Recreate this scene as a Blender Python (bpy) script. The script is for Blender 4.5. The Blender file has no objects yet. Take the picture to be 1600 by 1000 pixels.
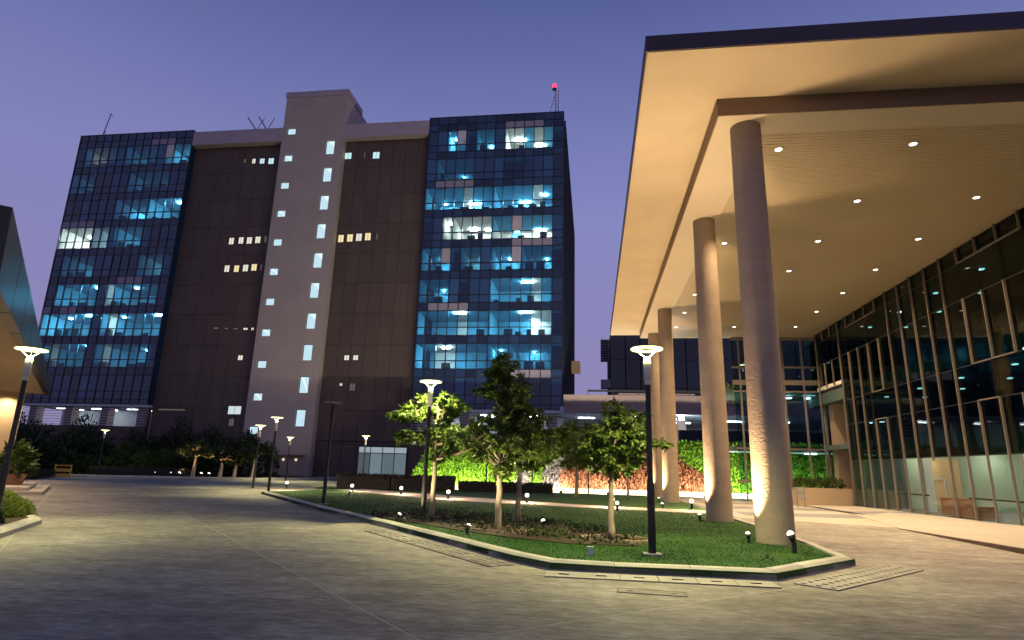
import bpy, math, random
import numpy as np
from mathutils import Vector, Matrix

R = random.Random(7)
NP = np.random.default_rng(11)
S = bpy.context.scene
COL = S.collection
PI = math.pi
rad = math.radians

# ------------------------------------------------------------------ camera, sky, exposure
cam = bpy.data.cameras.new('camera')
camo = bpy.data.objects.new('camera', cam)
COL.objects.link(camo)
_pi, _ro, _ya = 0.243256, 0.027384, -0.136195
_f = Vector((math.sin(_ya)*math.cos(_pi), math.cos(_ya)*math.cos(_pi), math.sin(_pi)))
_r = Vector((math.cos(_ya), -math.sin(_ya), 0))
_u = _r.cross(_f)
_r2 = _r*math.cos(_ro) + _u*math.sin(_ro)
_u2 = -_r*math.sin(_ro) + _u*math.cos(_ro)
M = Matrix((( _r2.x, _u2.x, -_f.x, 0), (_r2.y, _u2.y, -_f.y, 0), (_r2.z, _u2.z, -_f.z, 1.6), (0, 0, 0, 1)))
camo.matrix_world = M
cam.sensor_width = 36
cam.lens = 36*939.87/1600
cam.clip_start = 0.05
cam.clip_end = 4000
S.camera = camo

W = bpy.data.worlds.new('World')
S.world = W
W.use_nodes = True
nt = W.node_tree
nt.nodes.clear()
out = nt.nodes.new('ShaderNodeOutputWorld')
bg = nt.nodes.new('ShaderNodeBackground')
tc = nt.nodes.new('ShaderNodeTexCoord')
sp = nt.nodes.new('ShaderNodeSeparateXYZ')
rp = nt.nodes.new('ShaderNodeValToRGB')
nt.links.new(tc.outputs['Generated'], sp.inputs[0])
nt.links.new(sp.outputs['Z'], rp.inputs[0])
cr = rp.color_ramp
cr.elements[0].position = 0.0
cr.elements[0].color = (0.255, 0.225, 0.385, 1)
cr.elements[1].position = 1.0
cr.elements[1].color = (0.026, 0.040, 0.13, 1)
for p_, c_ in ((0.20, (0.240, 0.218, 0.440)), (0.40, (0.208, 0.218, 0.465)), (0.53, (0.150, 0.170, 0.395)), (0.68, (0.078, 0.100, 0.275)), (0.82, (0.045, 0.062, 0.19))):
    e_ = cr.elements.new(p_); e_.color = c_ + (1,)
# faint uneven veil of evening haze
no = nt.nodes.new('ShaderNodeTexNoise')
no.inputs['Scale'].default_value = 1.3
no.inputs['Detail'].default_value = 3
mr = nt.nodes.new('ShaderNodeMapRange')
mr.inputs['To Min'].default_value = 0.84
mr.inputs['To Max'].default_value = 1.10
mx = nt.nodes.new('ShaderNodeVectorMath'); mx.operation = 'SCALE'
nt.links.new(tc.outputs['Generated'], no.inputs['Vector'])
nt.links.new(no.outputs['Fac'], mr.inputs['Value'])
nt.links.new(rp.outputs['Color'], mx.inputs[0])
nt.links.new(mr.outputs['Result'], mx.inputs['Scale'])
# the last of the physical dusk sky on top of it
sky = nt.nodes.new('ShaderNodeTexSky')
sky.sky_type = 'NISHITA'
sky.sun_disc = False
sky.sun_elevation = rad(-4.0)
sky.sun_rotation = rad(150)
sc_ = nt.nodes.new('ShaderNodeVectorMath'); sc_.operation = 'SCALE'
sc_.inputs['Scale'].default_value = 0.03
ad = nt.nodes.new('ShaderNodeVectorMath'); ad.operation = 'ADD'
nt.links.new(sky.outputs['Color'], sc_.inputs[0])
nt.links.new(mx.outputs['Vector'], ad.inputs[0])
nt.links.new(sc_.outputs['Vector'], ad.inputs[1])
nt.links.new(ad.outputs['Vector'], bg.inputs['Color'])
bg.inputs['Strength'].default_value = 1.12
nt.links.new(bg.outputs[0], out.inputs[0])

S.view_settings.view_transform = 'Standard'
S.view_settings.look = 'None'
S.view_settings.exposure = 0.0
S.view_settings.gamma = 1.0
S.view_settings.use_curve_mapping = False
S.render.engine = 'CYCLES'
S.cycles.use_denoising = True
S.cycles.max_bounces = 7
S.cycles.diffuse_bounces = 4
S.cycles.glossy_bounces = 3
S.cycles.transmission_bounces = 4
S.cycles.transparent_max_bounces = 10
S.cycles.sample_clamp_indirect = 4.0
S.cycles.caustics_reflective = False
S.cycles.caustics_refractive = False

# ------------------------------------------------------------------ materials
def _new(name):
    m = bpy.data.materials.new(name)
    m.use_nodes = True
    n = m.node_tree.nodes
    b = n.get('Principled BSDF')
    return m, n, m.node_tree.links, b

def mat(name, c, rough=0.7, c2=None, scale=2.0, stretch=(1, 1, 1), bump=0.0, bscale=30.0, metal=0.0, spec=0.4, detail=5, contrast=(0.3, 0.7), island=0.0, rotz=0.0, bdist=0.02):
    m, n, l, b = _new(name)
    b.inputs['Base Color'].default_value = (*c, 1)
    b.inputs['Roughness'].default_value = rough
    b.inputs['Metallic'].default_value = metal
    b.inputs['Specular IOR Level'].default_value = spec
    t = n.new('ShaderNodeNewGeometry')
    mp = n.new('ShaderNodeMapping')
    mp.inputs['Scale'].default_value = stretch
    mp.inputs['Rotation'].default_value = (0, 0, rotz)
    l.new(t.outputs['Position'], mp.inputs['Vector'])
    col = None
    if c2 is not None:
        tx = n.new('ShaderNodeTexNoise')
        tx.inputs['Scale'].default_value = scale
        tx.inputs['Detail'].default_value = detail
        tx.inputs['Roughness'].default_value = 0.62
        l.new(mp.outputs['Vector'], tx.inputs['Vector'])
        r = n.new('ShaderNodeValToRGB')
        r.color_ramp.elements[0].position = contrast[0]
        r.color_ramp.elements[1].position = contrast[1]
        r.color_ramp.elements[0].color = (*c, 1)
        r.color_ramp.elements[1].color = (*c2, 1)
        l.new(tx.outputs['Fac'], r.inputs['Fac'])
        col = r.outputs['Color']
    if island:
        g = n.new('ShaderNodeNewGeometry')
        mr = n.new('ShaderNodeMapRange')
        mr.inputs['To Min'].default_value = 1 - island
        mr.inputs['To Max'].default_value = 1 + island
        l.new(g.outputs['Random Per Island'], mr.inputs['Value'])
        vm = n.new('ShaderNodeVectorMath'); vm.operation = 'SCALE'
        if col is None:
            vm.inputs[0].default_value = c
        else:
            l.new(col, vm.inputs[0])
        l.new(mr.outputs['Result'], vm.inputs['Scale'])
        col = vm.outputs['Vector']
    if col is not None:
        l.new(col, b.inputs['Base Color'])
    if bump:
        tb = n.new('ShaderNodeTexNoise')
        tb.inputs['Scale'].default_value = bscale
        tb.inputs['Detail'].default_value = 4
        l.new(mp.outputs['Vector'], tb.inputs['Vector'])
        bp = n.new('ShaderNodeBump')
        bp.inputs['Strength'].default_value = bump
        bp.inputs['Distance'].default_value = bdist
        l.new(tb.outputs['Fac'], bp.inputs['Height'])
        l.new(bp.outputs['Normal'], b.inputs['Normal'])
    return m

def emit(name, c, s):
    m, n, l, b = _new(name)
    n.remove(b)
    e = n.new('ShaderNodeEmission')
    e.inputs['Color'].default_value = (*c, 1)
    e.inputs['Strength'].default_value = s
    l.new(e.outputs[0], n['Material Output'].inputs[0])
    return m

def glass(name, tint, refl=0.9, ior=1.45, rough=0.02, minr=0.0, wave=0.0):
    """thin tinted architectural glass: tinted see-through plus a mirror layer that follows Fresnel"""
    m, n, l, b = _new(name)
    n.remove(b)
    tr = n.new('ShaderNodeBsdfTransparent'); tr.inputs['Color'].default_value = (*tint, 1)
    gl = n.new('ShaderNodeBsdfGlossy'); gl.inputs['Roughness'].default_value = rough
    gl.inputs['Color'].default_value = (refl, refl, refl, 1)
    fr = n.new('ShaderNodeFresnel')
    # same outside Fresnel on both faces of the thin pane
    ge = n.new('ShaderNodeNewGeometry'); io = n.new('ShaderNodeMapRange')
    io.inputs['To Min'].default_value = ior; io.inputs['To Max'].default_value = 1/ior
    l.new(ge.outputs['Backfacing'], io.inputs['Value']); l.new(io.outputs['Result'], fr.inputs['IOR'])
    ma = n.new('ShaderNodeMath'); ma.operation = 'ADD'; ma.use_clamp = True
    ma.inputs[1].default_value = minr
    mi = n.new('ShaderNodeMixShader')
    l.new(fr.outputs[0], ma.inputs[0]); l.new(ma.outputs[0], mi.inputs[0])
    l.new(tr.outputs[0], mi.inputs[1]); l.new(gl.outputs[0], mi.inputs[2])
    if wave:
        t = n.new('ShaderNodeTexCoord'); tx = n.new('ShaderNodeTexNoise'); tx.inputs['Scale'].default_value = 0.6
        bp = n.new('ShaderNodeBump'); bp.inputs['Strength'].default_value = wave; bp.inputs['Distance'].default_value = 0.02
        l.new(t.outputs['Object'], tx.inputs['Vector']); l.new(tx.outputs['Fac'], bp.inputs['Height'])
        l.new(bp.outputs['Normal'], gl.inputs['Normal'])
    l.new(mi.outputs[0], n['Material Output'].inputs[0])
    return m

def leafmat(name, c, c2, trans=0.3, rough=0.45):
    m, n, l, b = _new(name)
    g = n.new('ShaderNodeNewGeometry')
    r = n.new('ShaderNodeValToRGB')
    r.color_ramp.elements[0].color = (*c, 1)
    r.color_ramp.elements[1].color = (*c2, 1)
    l.new(g.outputs['Random Per Island'], r.inputs['Fac'])
    l.new(r.outputs['Color'], b.inputs['Base Color'])
    b.inputs['Roughness'].default_value = rough
    b.inputs['Specular IOR Level'].default_value = 0.35
    t = n.new('ShaderNodeBsdfTranslucent')
    l.new(r.outputs['Color'], t.inputs['Color'])
    mi = n.new('ShaderNodeMixShader'); mi.inputs[0].default_value = trans
    l.new(b.outputs[0], mi.inputs[1]); l.new(t.outputs[0], mi.inputs[2])
    l.new(mi.outputs[0], n['Material Output'].inputs[0])
    return m

SL = math.atan2(0.738, -0.675)      # the slab direction
m_ground = mat('ground_soil', (0.07, 0.065, 0.06), 0.9, (0.12, 0.11, 0.1), 0.6)
m_gut = mat('gutter_concrete', (0.36, 0.345, 0.31), 0.75, (0.27, 0.26, 0.235), 1.2)
m_groove = mat('joint', (0.06, 0.058, 0.055), 0.9)
m_mortar = mat('joint_mortar', (0.36, 0.34, 0.30), 0.9, (0.44, 0.41, 0.37), 1.5)
def concrete():
    m, n, l, b = _new('concrete')
    g = n.new('ShaderNodeNewGeometry')
    def noise(scale, stretch, rot, detail, rough):
        mp = n.new('ShaderNodeMapping'); mp.inputs['Scale'].default_value = stretch; mp.inputs['Rotation'].default_value = (0, 0, rot)
        t = n.new('ShaderNodeTexNoise'); t.inputs['Scale'].default_value = scale; t.inputs['Detail'].default_value = detail; t.inputs['Roughness'].default_value = rough
        l.new(g.outputs['Position'], mp.inputs['Vector']); l.new(mp.outputs['Vector'], t.inputs['Vector'])
        return t.outputs['Fac']
    def madd(a, k, c):
        x = n.new('ShaderNodeMath'); x.operation = 'MULTIPLY_ADD'; x.inputs[1].default_value = k
        l.new(a, x.inputs[0])
        if hasattr(c, 'links'): l.new(c, x.inputs[2])
        else: x.inputs[2].default_value = c
        return x.outputs[0]
    big = noise(0.24, (0.8, 1.3, 1), -0.12, 4, 0.55)       # broad worn areas
    mid = noise(1.3, (0.8, 1.7, 1), -0.12, 8, 0.68)        # tyre scuffs and broom streaks
    fine = noise(6.5, (0.55, 1.6, 1), -0.12, 8, 0.78)       # grit
    blot = noise(2.6, (1, 1, 1), 0.5, 6, 0.7)              # damp blots
    f = madd(big, 0.75, madd(mid, 1.0, madd(fine, 1.7, madd(blot, 0.4, -1.42))))
    r = n.new('ShaderNodeValToRGB')
    e = r.color_ramp.elements
    e[0].position = 0.12; e[0].color = (0.10, 0.092, 0.086, 1)
    e[1].position = 0.88; e[1].color = (0.40, 0.375, 0.335, 1)
    k = e.new(0.48); k.color = (0.205, 0.19, 0.172, 1)
    oi = n.new('ShaderNodeObjectInfo')
    l.new(madd(oi.outputs['Random'], 0.16, madd(f, 1.0, -0.08)), r.inputs['Fac']); l.new(r.outputs['Color'], b.inputs['Base Color'])
    b.inputs['Roughness'].default_value = 0.72
    b.inputs['Specular IOR Level'].default_value = 0.35
    h = madd(fine, 0.7, madd(mid, 0.5, 0.0))
    bp = n.new('ShaderNodeBump'); bp.inputs['Strength'].default_value = 0.9; bp.inputs['Distance'].default_value = 0.02
    l.new(h, bp.inputs['Height']); l.new(bp.outputs['Normal'], b.inputs['Normal'])
    return m
m_conc = concrete()
m_kerb = mat('kerb_concrete', (0.36, 0.35, 0.32), 0.8, (0.5, 0.48, 0.45), 2.5, bump=0.3, bscale=25)
m_kerbs = [mat('kerb_concrete', c, 0.8, tuple(x*0.72 for x in c), 2.2, bump=0.3, bscale=25) for c in ((0.50, 0.48, 0.44), (0.42, 0.40, 0.37), (0.54, 0.52, 0.48))]
m_lawn = mat('lawn', (0.012, 0.050, 0.005), 0.9, (0.028, 0.095, 0.010), 1.2, bump=0.5, bscale=60)
m_blade = leafmat('grass_blade', (0.014, 0.075, 0.005), (0.040, 0.155, 0.012), 0.25, 0.6)
m_soil = mat('soil', (0.035, 0.024, 0.016), 0.95, (0.075, 0.05, 0.032), 3.0, bump=0.6, bscale=30)
m_path = mat('path_paving', (0.42, 0.36, 0.3), 0.75, (0.52, 0.46, 0.4), 1.5)
m_pale = mat('pale_paving', (0.34, 0.31, 0.265), 0.7, (0.42, 0.385, 0.335), 0.8, bump=0.2, bscale=40)
m_grey = mat('grey_paving', (0.17, 0.17, 0.18), 0.7, (0.22, 0.22, 0.235), 0.8, bump=0.2, bscale=40)
m_dark = mat('dark_metal', (0.012, 0.012, 0.013), 0.45, spec=0.5)
m_pole = mat('black_painted_steel', (0.010, 0.011, 0.010), 0.5, spec=0.5)
m_cream = mat('lit_cream_collar', (0.6, 0.6, 0.5), 0.5)
m_lamp = emit('lamp_ring', (1.0, 0.98, 0.42), 3.2)
m_lampoff = mat('lamp_ring_off', (0.35, 0.35, 0.32), 0.5)
m_stair = mat('stair_core_render', (0.45, 0.36, 0.28), 0.85, (0.52, 0.42, 0.33), 0.35, bump=0.25, bscale=9)
m_parapet = mat('parapet_render', (0.42, 0.33, 0.34), 0.85, (0.47, 0.38, 0.38), 0.3)
m_clad = [mat('brown_cladding', c, 0.8, tuple(x*1.25 for x in c), 0.5, bump=0.2, bscale=12) for c in ((0.100, 0.070, 0.053), (0.107, 0.075, 0.057), (0.095, 0.066, 0.050))]
m_body = mat('dark_body', (0.02, 0.02, 0.022), 0.8)
m_mull = mat('dark_mullion', (0.012, 0.014, 0.02), 0.4, spec=0.5)
m_vis = glass('vision_glass', (0.34, 0.71, 0.90), 0.85, 1.5, 0.02, 0.02, 0.15)
m_frost = leafmat('white_blind', (0.66, 0.58, 0.62), (0.70, 0.62, 0.66), 0.5, 0.6)
m_span = [mat('spandrel_glass', c, 0.12, spec=0.6) for c in ((0.010, 0.032, 0.075), (0.016, 0.048, 0.11), (0.009, 0.018, 0.042))]
m_dim = [mat('tinted_pane', c, 0.08, spec=0.7) for c in ((0.010, 0.034, 0.085), (0.016, 0.055, 0.135), (0.024, 0.080, 0.18), (0.013, 0.022, 0.046))]
m_spanpale = mat('pale_spandrel', (0.30, 0.26, 0.30), 0.3)
m_room = mat('office_white', (0.72, 0.74, 0.74), 0.8)
m_slab = mat('floor_slab', (0.35, 0.35, 0.36), 0.8)
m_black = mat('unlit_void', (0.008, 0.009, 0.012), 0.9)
m_fix = emit('office_tube', (0.60, 0.93, 1.0), 270.0)
m_fixw = emit('office_tube_warm', (0.95, 1.0, 0.86), 150.0)
m_stairlit = emit('stair_window_glow', (0.55, 0.78, 0.90), 1.0)
m_stairlit2 = emit('stair_soffit_glow', (0.72, 0.92, 0.97), 1.1)
m_warmwin = emit('warm_window_glow', (1.0, 0.84, 0.45), 0.95)
m_palewin = emit('pale_window_glow', (0.92, 0.86, 0.74), 0.9)
m_coolwin = emit('cool_window_glow', (0.62, 0.9, 0.95), 0.95)
m_dimwin = emit('dim_window_glow', (0.5, 0.42, 0.38), 0.22)
m_whitewin = emit('white_window_glow', (0.72, 0.83, 0.9), 0.85)
m_balc = emit('glowing_louvre', (1.0, 0.62, 0.32), 0.16)
m_red = emit('aviation_red', (1.0, 0.03, 0.09), 3.2)
m_steel = mat('galvanised_steel', (0.2, 0.2, 0.22), 0.5, metal=0.4)
m_soffit2 = mat('soffit_render', (0.62, 0.49, 0.32), 0.75, (0.55, 0.43, 0.28), 0.7)
m_soffit = mat('soffit_render', (0.50, 0.42, 0.30), 0.75, (0.43, 0.355, 0.25), 0.7, (1, 1, 1), 0.15, 6, contrast=(0.35, 0.8))
m_fascia = mat('fascia_dark', (0.075, 0.055, 0.06), 0.6, (0.085, 0.064, 0.068), 0.6)
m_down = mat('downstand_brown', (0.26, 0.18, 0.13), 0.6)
m_border = mat('soffit_border', (0.52, 0.46, 0.36), 0.55, (0.47, 0.41, 0.32), 0.5)
m_slat = mat('ceiling_slat', (0.47, 0.395, 0.275), 0.42, (0.42, 0.35, 0.24), 0.4, spec=0.45)
m_column = mat('column_render', (0.40, 0.315, 0.235), 0.8, (0.33, 0.26, 0.19), 1.2, (1, 1, 2.0), bump=0.6, bscale=12, bdist=0.025)
m_downl = emit('downlight_lens', (1.0, 0.93, 0.8), 7.0)
m_trim = mat('downlight_trim', (0.6, 0.55, 0.45), 0.4, metal=0.5)
m_uplens = emit('uplight_lens', (1.0, 0.86, 0.66), 5.0)
m_fin = mat('bronze_fin', (0.23, 0.20, 0.17), 0.4, (0.19, 0.165, 0.14), 1.0, metal=0.15)
m_gl2 = glass('facade_glass', (0.30, 0.46, 0.43), 0.7, 1.42, 0.015, 0.0, 0.1)
m_gl3 = glass('lobby_glass', (0.88, 0.93, 0.90), 0.8, 1.38, 0.015)
m_clear = glass('clear_glass', (0.86, 0.95, 0.97), 0.85, 1.5, 0.02, 0.01)
m_endgl = glass('end_wall_glass', (0.55, 0.7, 0.75), 0.8, 1.4, 0.015, 0.0)
m_lobby = mat('lobby_wall', (0.48, 0.58, 0.46), 0.7)
m_orange = mat('lobby_orange', (0.82, 0.52, 0.27), 0.6)
m_sofa = mat('brown_leather', (0.28, 0.10, 0.05), 0.45)
m_white = mat('white_paint', (0.78, 0.77, 0.74), 0.6)
m_intd = mat('interior_dark', (0.08, 0.125, 0.115), 0.8)
m_tanwall = mat('tan_wall', (0.52, 0.40, 0.28), 0.75, (0.46, 0.35, 0.24), 0.8)
m_pod = mat('podium_brown', (0.24, 0.17, 0.155), 0.8, (0.28, 0.2, 0.18), 0.4)
m_deckw = mat('deck_wall', (0.5, 0.53, 0.58), 0.8)
m_deckfix = emit('deck_light', (0.85, 0.95, 1.0), 22.0)
m_bark = mat('bark', (0.20, 0.15, 0.10), 0.85, (0.42, 0.35, 0.27), 9.0, (1, 1, 0.25), 0.5, 26)
m_leaf = leafmat('leaf', (0.030, 0.055, 0.012), (0.085, 0.135, 0.025))
m_leafd = leafmat('leaf_dark', (0.014, 0.026, 0.008), (0.045, 0.075, 0.018), 0.2)
m_leafm = leafmat('leaf_mid', (0.045, 0.085, 0.016), (0.15, 0.21, 0.04), 0.35)
m_leafl = leafmat('leaf_bright', (0.035, 0.075, 0.012), (0.12, 0.18, 0.03))
m_leafy = leafmat('leaf_lime', (0.10, 0.15, 0.02), (0.20, 0.25, 0.04))
m_hedge = leafmat('hedge_leaf', (0.022, 0.020, 0.010), (0.055, 0.042, 0.022), 0.15)
m_lime = leafmat('lime_plants', (0.09, 0.25, 0.008), (0.25, 0.46, 0.03), 0.2, 0.6)
m_silver = leafmat('silver_plants', (0.13, 0.11, 0.12), (0.27, 0.23, 0.23), 0.15, 0.6)
m_redp = leafmat('russet_plants', (0.17, 0.055, 0.028), (0.36, 0.155, 0.08), 0.2, 0.6)
m_terra = mat('terracotta', (0.42, 0.20, 0.12), 0.75, (0.36, 0.17, 0.10), 3)
m_yellow = mat('yellow_barrier', (0.65, 0.40, 0.06), 0.5)
m_stone = mat('edging_stone', (0.34, 0.26, 0.19), 0.85, (0.24, 0.18, 0.13), 4)
m_metalf = mat('brushed_metal_fascia', (0.17, 0.165, 0.16), 0.34, (0.13, 0.125, 0.125), 0.5, metal=0.75, bump=0.1, bscale=1.2)
m_edge = mat('dark_edge_stone', (0.09, 0.06, 0.04), 0.8, (0.13, 0.09, 0.06), 3)
m_cover = mat('steel_cover', (0.10, 0.095, 0.085), 0.6)

# ------------------------------------------------------------------ mesh builder
class MB:
    def __init__(s):
        s.v, s.f, s.m, s.s = [], [], [], []
    def add(s, v, f, m=0, smooth=False):
        o = len(s.v)
        s.v += [tuple(p) for p in v]
        s.f += [tuple(i+o for i in q) for q in f]
        s.m += [m]*len(f)
        s.s += [smooth]*len(f)
        return s
    def box(s, x0, x1, y0, y1, z0, z1, m=0):
        v = [(x, y, z) for z in (z0, z1) for y in (y0, y1) for x in (x0, x1)]
        return s.add(v, [(0, 2, 3, 1), (4, 5, 7, 6), (0, 1, 5, 4), (2, 6, 7, 3), (0, 4, 6, 2), (1, 3, 7, 5)], m)
    def hexa(s, b, t, m=0):
        return s.add(list(b)+list(t), [(3, 2, 1, 0), (4, 5, 6, 7), (0, 1, 5, 4), (1, 2, 6, 5), (2, 3, 7, 6), (3, 0, 4, 7)], m)
    def prism(s, poly, z0, z1, m=0):
        n = len(poly)
        v = [(x, y, z0) for x, y in poly] + [(x, y, z1) for x, y in poly]
        return s.add(v, [tuple(range(n))[::-1], tuple(range(n, 2*n))] + [(i, (i+1) % n, n+(i+1) % n, n+i) for i in range(n)], m)
    def bar(s, p, q, w, h=None, m=0, up=(0, 0, 1)):
        h = w if h is None else h
        p, q = Vector(p), Vector(q)
        d = (q-p).normalized()
        up = Vector(up)
        if abs(d.dot(up)) > 0.98:
            up = Vector((0, 1, 0))
        a = d.cross(up).normalized()*w/2
        b = a.cross(d).normalized()*h/2
        return s.hexa([p-a-b, p+a-b, p+a+b, p-a+b], [q-a-b, q+a-b, q+a+b, q-a+b], m)
    def tube(s, pts, rr, n=8, m=0, cap=True):
        pts = [Vector(p) for p in pts]
        rings = []
        for i, p in enumerate(pts):
            d = (pts[min(i+1, len(pts)-1)] - pts[max(i-1, 0)]).normalized()
            up = Vector((0, 0, 1)) if abs(d.z) < 0.95 else Vector((1, 0, 0))
            a = d.cross(up).normalized(); b = a.cross(d).normalized()
            r = rr[i] if hasattr(rr, '__len__') else rr
            rings.append([p + a*math.cos(2*PI*k/n)*r + b*math.sin(2*PI*k/n)*r for k in range(n)])
        v = [x for g in rings for x in g]
        f = [(i*n+k, i*n+(k+1) % n, (i+1)*n+(k+1) % n, (i+1)*n+k) for i in range(len(pts)-1) for k in range(n)]
        s.add(v, f, m, True)
        if cap:
            o = len(s.v)-len(v)
            s.f += [tuple(range(o+n-1, o-1, -1)), tuple(range(o+len(v)-n, o+len(v)))]
            s.m += [m, m]; s.s += [False, False]
        return s
    def lathe(s, prof, n=24, c=(0, 0), m=0):
        k = len(prof)
        v = [(c[0]+r*math.cos(2*PI*j/n), c[1]+r*math.sin(2*PI*j/n), z) for r, z in prof for j in range(n)]
        f = [(i*n+j, i*n+(j+1) % n, (i+1)*n+(j+1) % n, (i+1)*n+j) for i in range(k-1) for j in range(n)]
        return s.add(v, f, m, True)
    def mesh(s, name, mats):
        me = bpy.data.meshes.new(name)
        me.from_pydata(s.v, [], s.f)
        for x in (mats if isinstance(mats, (list, tuple)) else [mats]):
            me.materials.append(x)
        me.polygons.foreach_set('material_index', s.m)
        me.polygons.foreach_set('use_smooth', s.s)
        me.update()
        return me
    def build(s, name, mats, parent=None, loc=(0, 0, 0), kind=None):
        return inst(name, s.mesh(name, mats), parent, loc, kind)

def inst(name, me, parent=None, loc=(0, 0, 0), kind=None):
    o = bpy.data.objects.new(name, me)
    COL.objects.link(o)
    o.location = loc
    if parent is not None:
        o.parent = parent
    if kind:
        o['kind'] = kind
    return o

def tag(o, label, cat, group=None):
    o['label'] = label
    o['category'] = cat
    if group:
        o['group'] = group
    return o

def thing(name, label, cat, loc=(0, 0, 0), rz=0.0, group=None):
    o = bpy.data.objects.new(name, None)
    COL.objects.link(o)
    o.empty_display_size = 0.2
    o.location = loc
    o.rotation_euler = (0, 0, rz)
    return tag(o, label, cat, group)

def struct(name, mb, mats, loc=(0, 0, 0)):
    return mb.build(name, mats, None, loc, 'structure')

def copy_tree(o, parent=None):
    c = o.copy()
    COL.objects.link(c)
    if parent is not None:
        c.parent = parent
    for ch in list(o.children):
        copy_tree(ch, c)
    return c

def lamp(kind, name, loc, parent, power, color, size=0.08, aim=None, angle=None, blend=0.6):
    d = bpy.data.lights.new(name, kind)
    d.energy = power
    d.color = color
    if kind in ('POINT', 'SPOT'):
        d.shadow_soft_size = size
    if kind == 'SPOT':
        d.spot_size = angle
        d.spot_blend = blend
    o = bpy.data.objects.new(name, d)
    COL.objects.link(o)
    o.location = loc
    if aim is not None:
        o.rotation_euler = Vector(aim).to_track_quat('-Z', 'Y').to_euler()
    if parent is not None:
        o.parent = parent
    return o

def leafmesh(name, base, dirs, length, width, mat_, fold=0.25):
    """diamond leaves: numpy arrays of base points and directions"""
    n = len(base)
    d = dirs/np.linalg.norm(dirs, axis=1, keepdims=True)
    ref = NP.normal(size=(n, 3))
    a = np.cross(d, ref); a /= np.linalg.norm(a, axis=1, keepdims=True)+1e-9
    nn = np.cross(a, d)
    L = (length*NP.uniform(0.5, 1.25, n))[:, None]; Wd = (width*NP.uniform(0.8, 1.2, n))[:, None]
    v = np.empty((n, 4, 3))
    v[:, 0] = base
    v[:, 1] = base + d*L*0.45 + a*Wd*0.5 + nn*Wd*fold
    v[:, 2] = base + d*L - nn*L*0.12
    v[:, 3] = base + d*L*0.45 - a*Wd*0.5 + nn*Wd*fold
    f = np.arange(n)[:, None]*4
    tri = np.concatenate([f+np.array([0, 1, 2]), f+np.array([0, 2, 3])], 1).reshape(-1, 3)
    return trimesh(name, v.reshape(-1, 3), tri, mat_)

def trimesh(name, v, tri, mat_):
    me = bpy.data.meshes.new(name)
    me.vertices.add(len(v)); me.vertices.foreach_set('co', np.asarray(v, np.float32).ravel())
    k = len(tri)
    me.loops.add(k*3); me.loops.foreach_set('vertex_index', np.asarray(tri, np.int32).ravel())
    me.polygons.add(k)
    me.polygons.foreach_set('loop_start', np.arange(0, k*3, 3, dtype=np.int32))
    me.polygons.foreach_set('loop_total', np.full(k, 3, np.int32))
    me.update(calc_edges=True)
    me.materials.append(mat_)
    return me

def blades(name, base, h, w, mat_, lean=0.35):
    n = len(base)
    th = NP.uniform(0, 2*PI, n)
    a = np.stack([np.cos(th), np.sin(th), np.zeros(n)], 1)
    up = np.stack([NP.normal(0, lean, n), NP.normal(0, lean, n), np.ones(n)], 1)
    H = (h*NP.uniform(0.6, 1.3, n))[:, None]
    v = np.empty((n, 3, 3))
    v[:, 0] = base - a*w/2; v[:, 1] = base + a*w/2; v[:, 2] = base + up*H
    tri = np.arange(n*3).reshape(-1, 3)
    return trimesh(name, v.reshape(-1, 3), tri, mat_)

def inside(poly, P):
    x, y = P[:, 0], P[:, 1]
    r = np.zeros(len(P), bool)
    j = len(poly)-1
    for i in range(len(poly)):
        xi, yi = poly[i]; xj, yj = poly[j]
        c = ((yi > y) != (yj > y)) & (x < (xj-xi)*(y-yi)/(yj-yi+1e-12)+xi)
        r ^= c
        j = i
    return r

def scatter(poly, n):
    p = np.array(poly); lo, hi = p.min(0), p.max(0)
    q = NP.uniform(lo, hi, (n, 2))
    return q[inside(poly, q)]

U = Vector((-0.675, 0.738)); N = Vector((0.738, 0.675))
def un(u, n):
    p = U*u + N*n
    return (p.x, p.y)

# ================================================================== SETTING: ground, road, islands
struct('ground', MB().box(-1500, 1500, -1500, 1500, -0.5, -0.06), m_ground)
ISL = [(-17.16, 30.7), (-9.44, 20.92), (-5.56, 16.41), (-3.08, 13.37), (-1.44, 11.35), (-0.72, 10.66), (0.34, 10.57), (1.56, 10.63), (2.88, 10.67), (4.93, 12.93), (5.22, 17.32), (5.1, 22.8), (4.9, 25.2)]

road = struct('road', MB().box(-60, 14.4, -12, 75, -0.055, -0.0025), m_mortar)
slabm = []
for v_ in range(4):
    mb = MB()
    a, b = 3.2/2-0.012, 3.8/2-0.012
    c = [U*sx*a + N*sy*b for sx, sy in ((-1, -1), (1, -1), (1, 1), (-1, 1))]
    ch = 0.994
    mb.hexa([(p.x, p.y, -0.03) for p in c], [(p.x, p.y, -0.0015) for p in c])
    mb.hexa([(p.x, p.y, -0.0015) for p in c], [(p.x*ch, p.y*ch, 0) for p in c])
    slabm.append(mb.mesh('slab', m_conc))
v0 = 2.93 - 1.9
for i in range(-8, 28):
    for j in range(-9, 8):
        p = U*(i*3.2+0.7) + N*(v0+j*3.8)
        if -42 < p.x < 12.5 and -6 < p.y < 44 and p.y > -1.1*p.x*0.9-14 and (p.x > -1.35*max(p.y, 3)-4):
            inst('slab', slabm[R.randrange(4)], road, (p.x, p.y, R.uniform(-0.0006, 0.0006)))
mb = MB()
far_road = [(-75, 20), (-42, 20), (-42, 44), (12.5, 44), (12.5, 47.0), (-14, 47.0), (-16, 69), (-75, 69)]
mb.prism(far_road, -0.02, 0.002)
struct('far_road', mb, m_conc)

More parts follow.
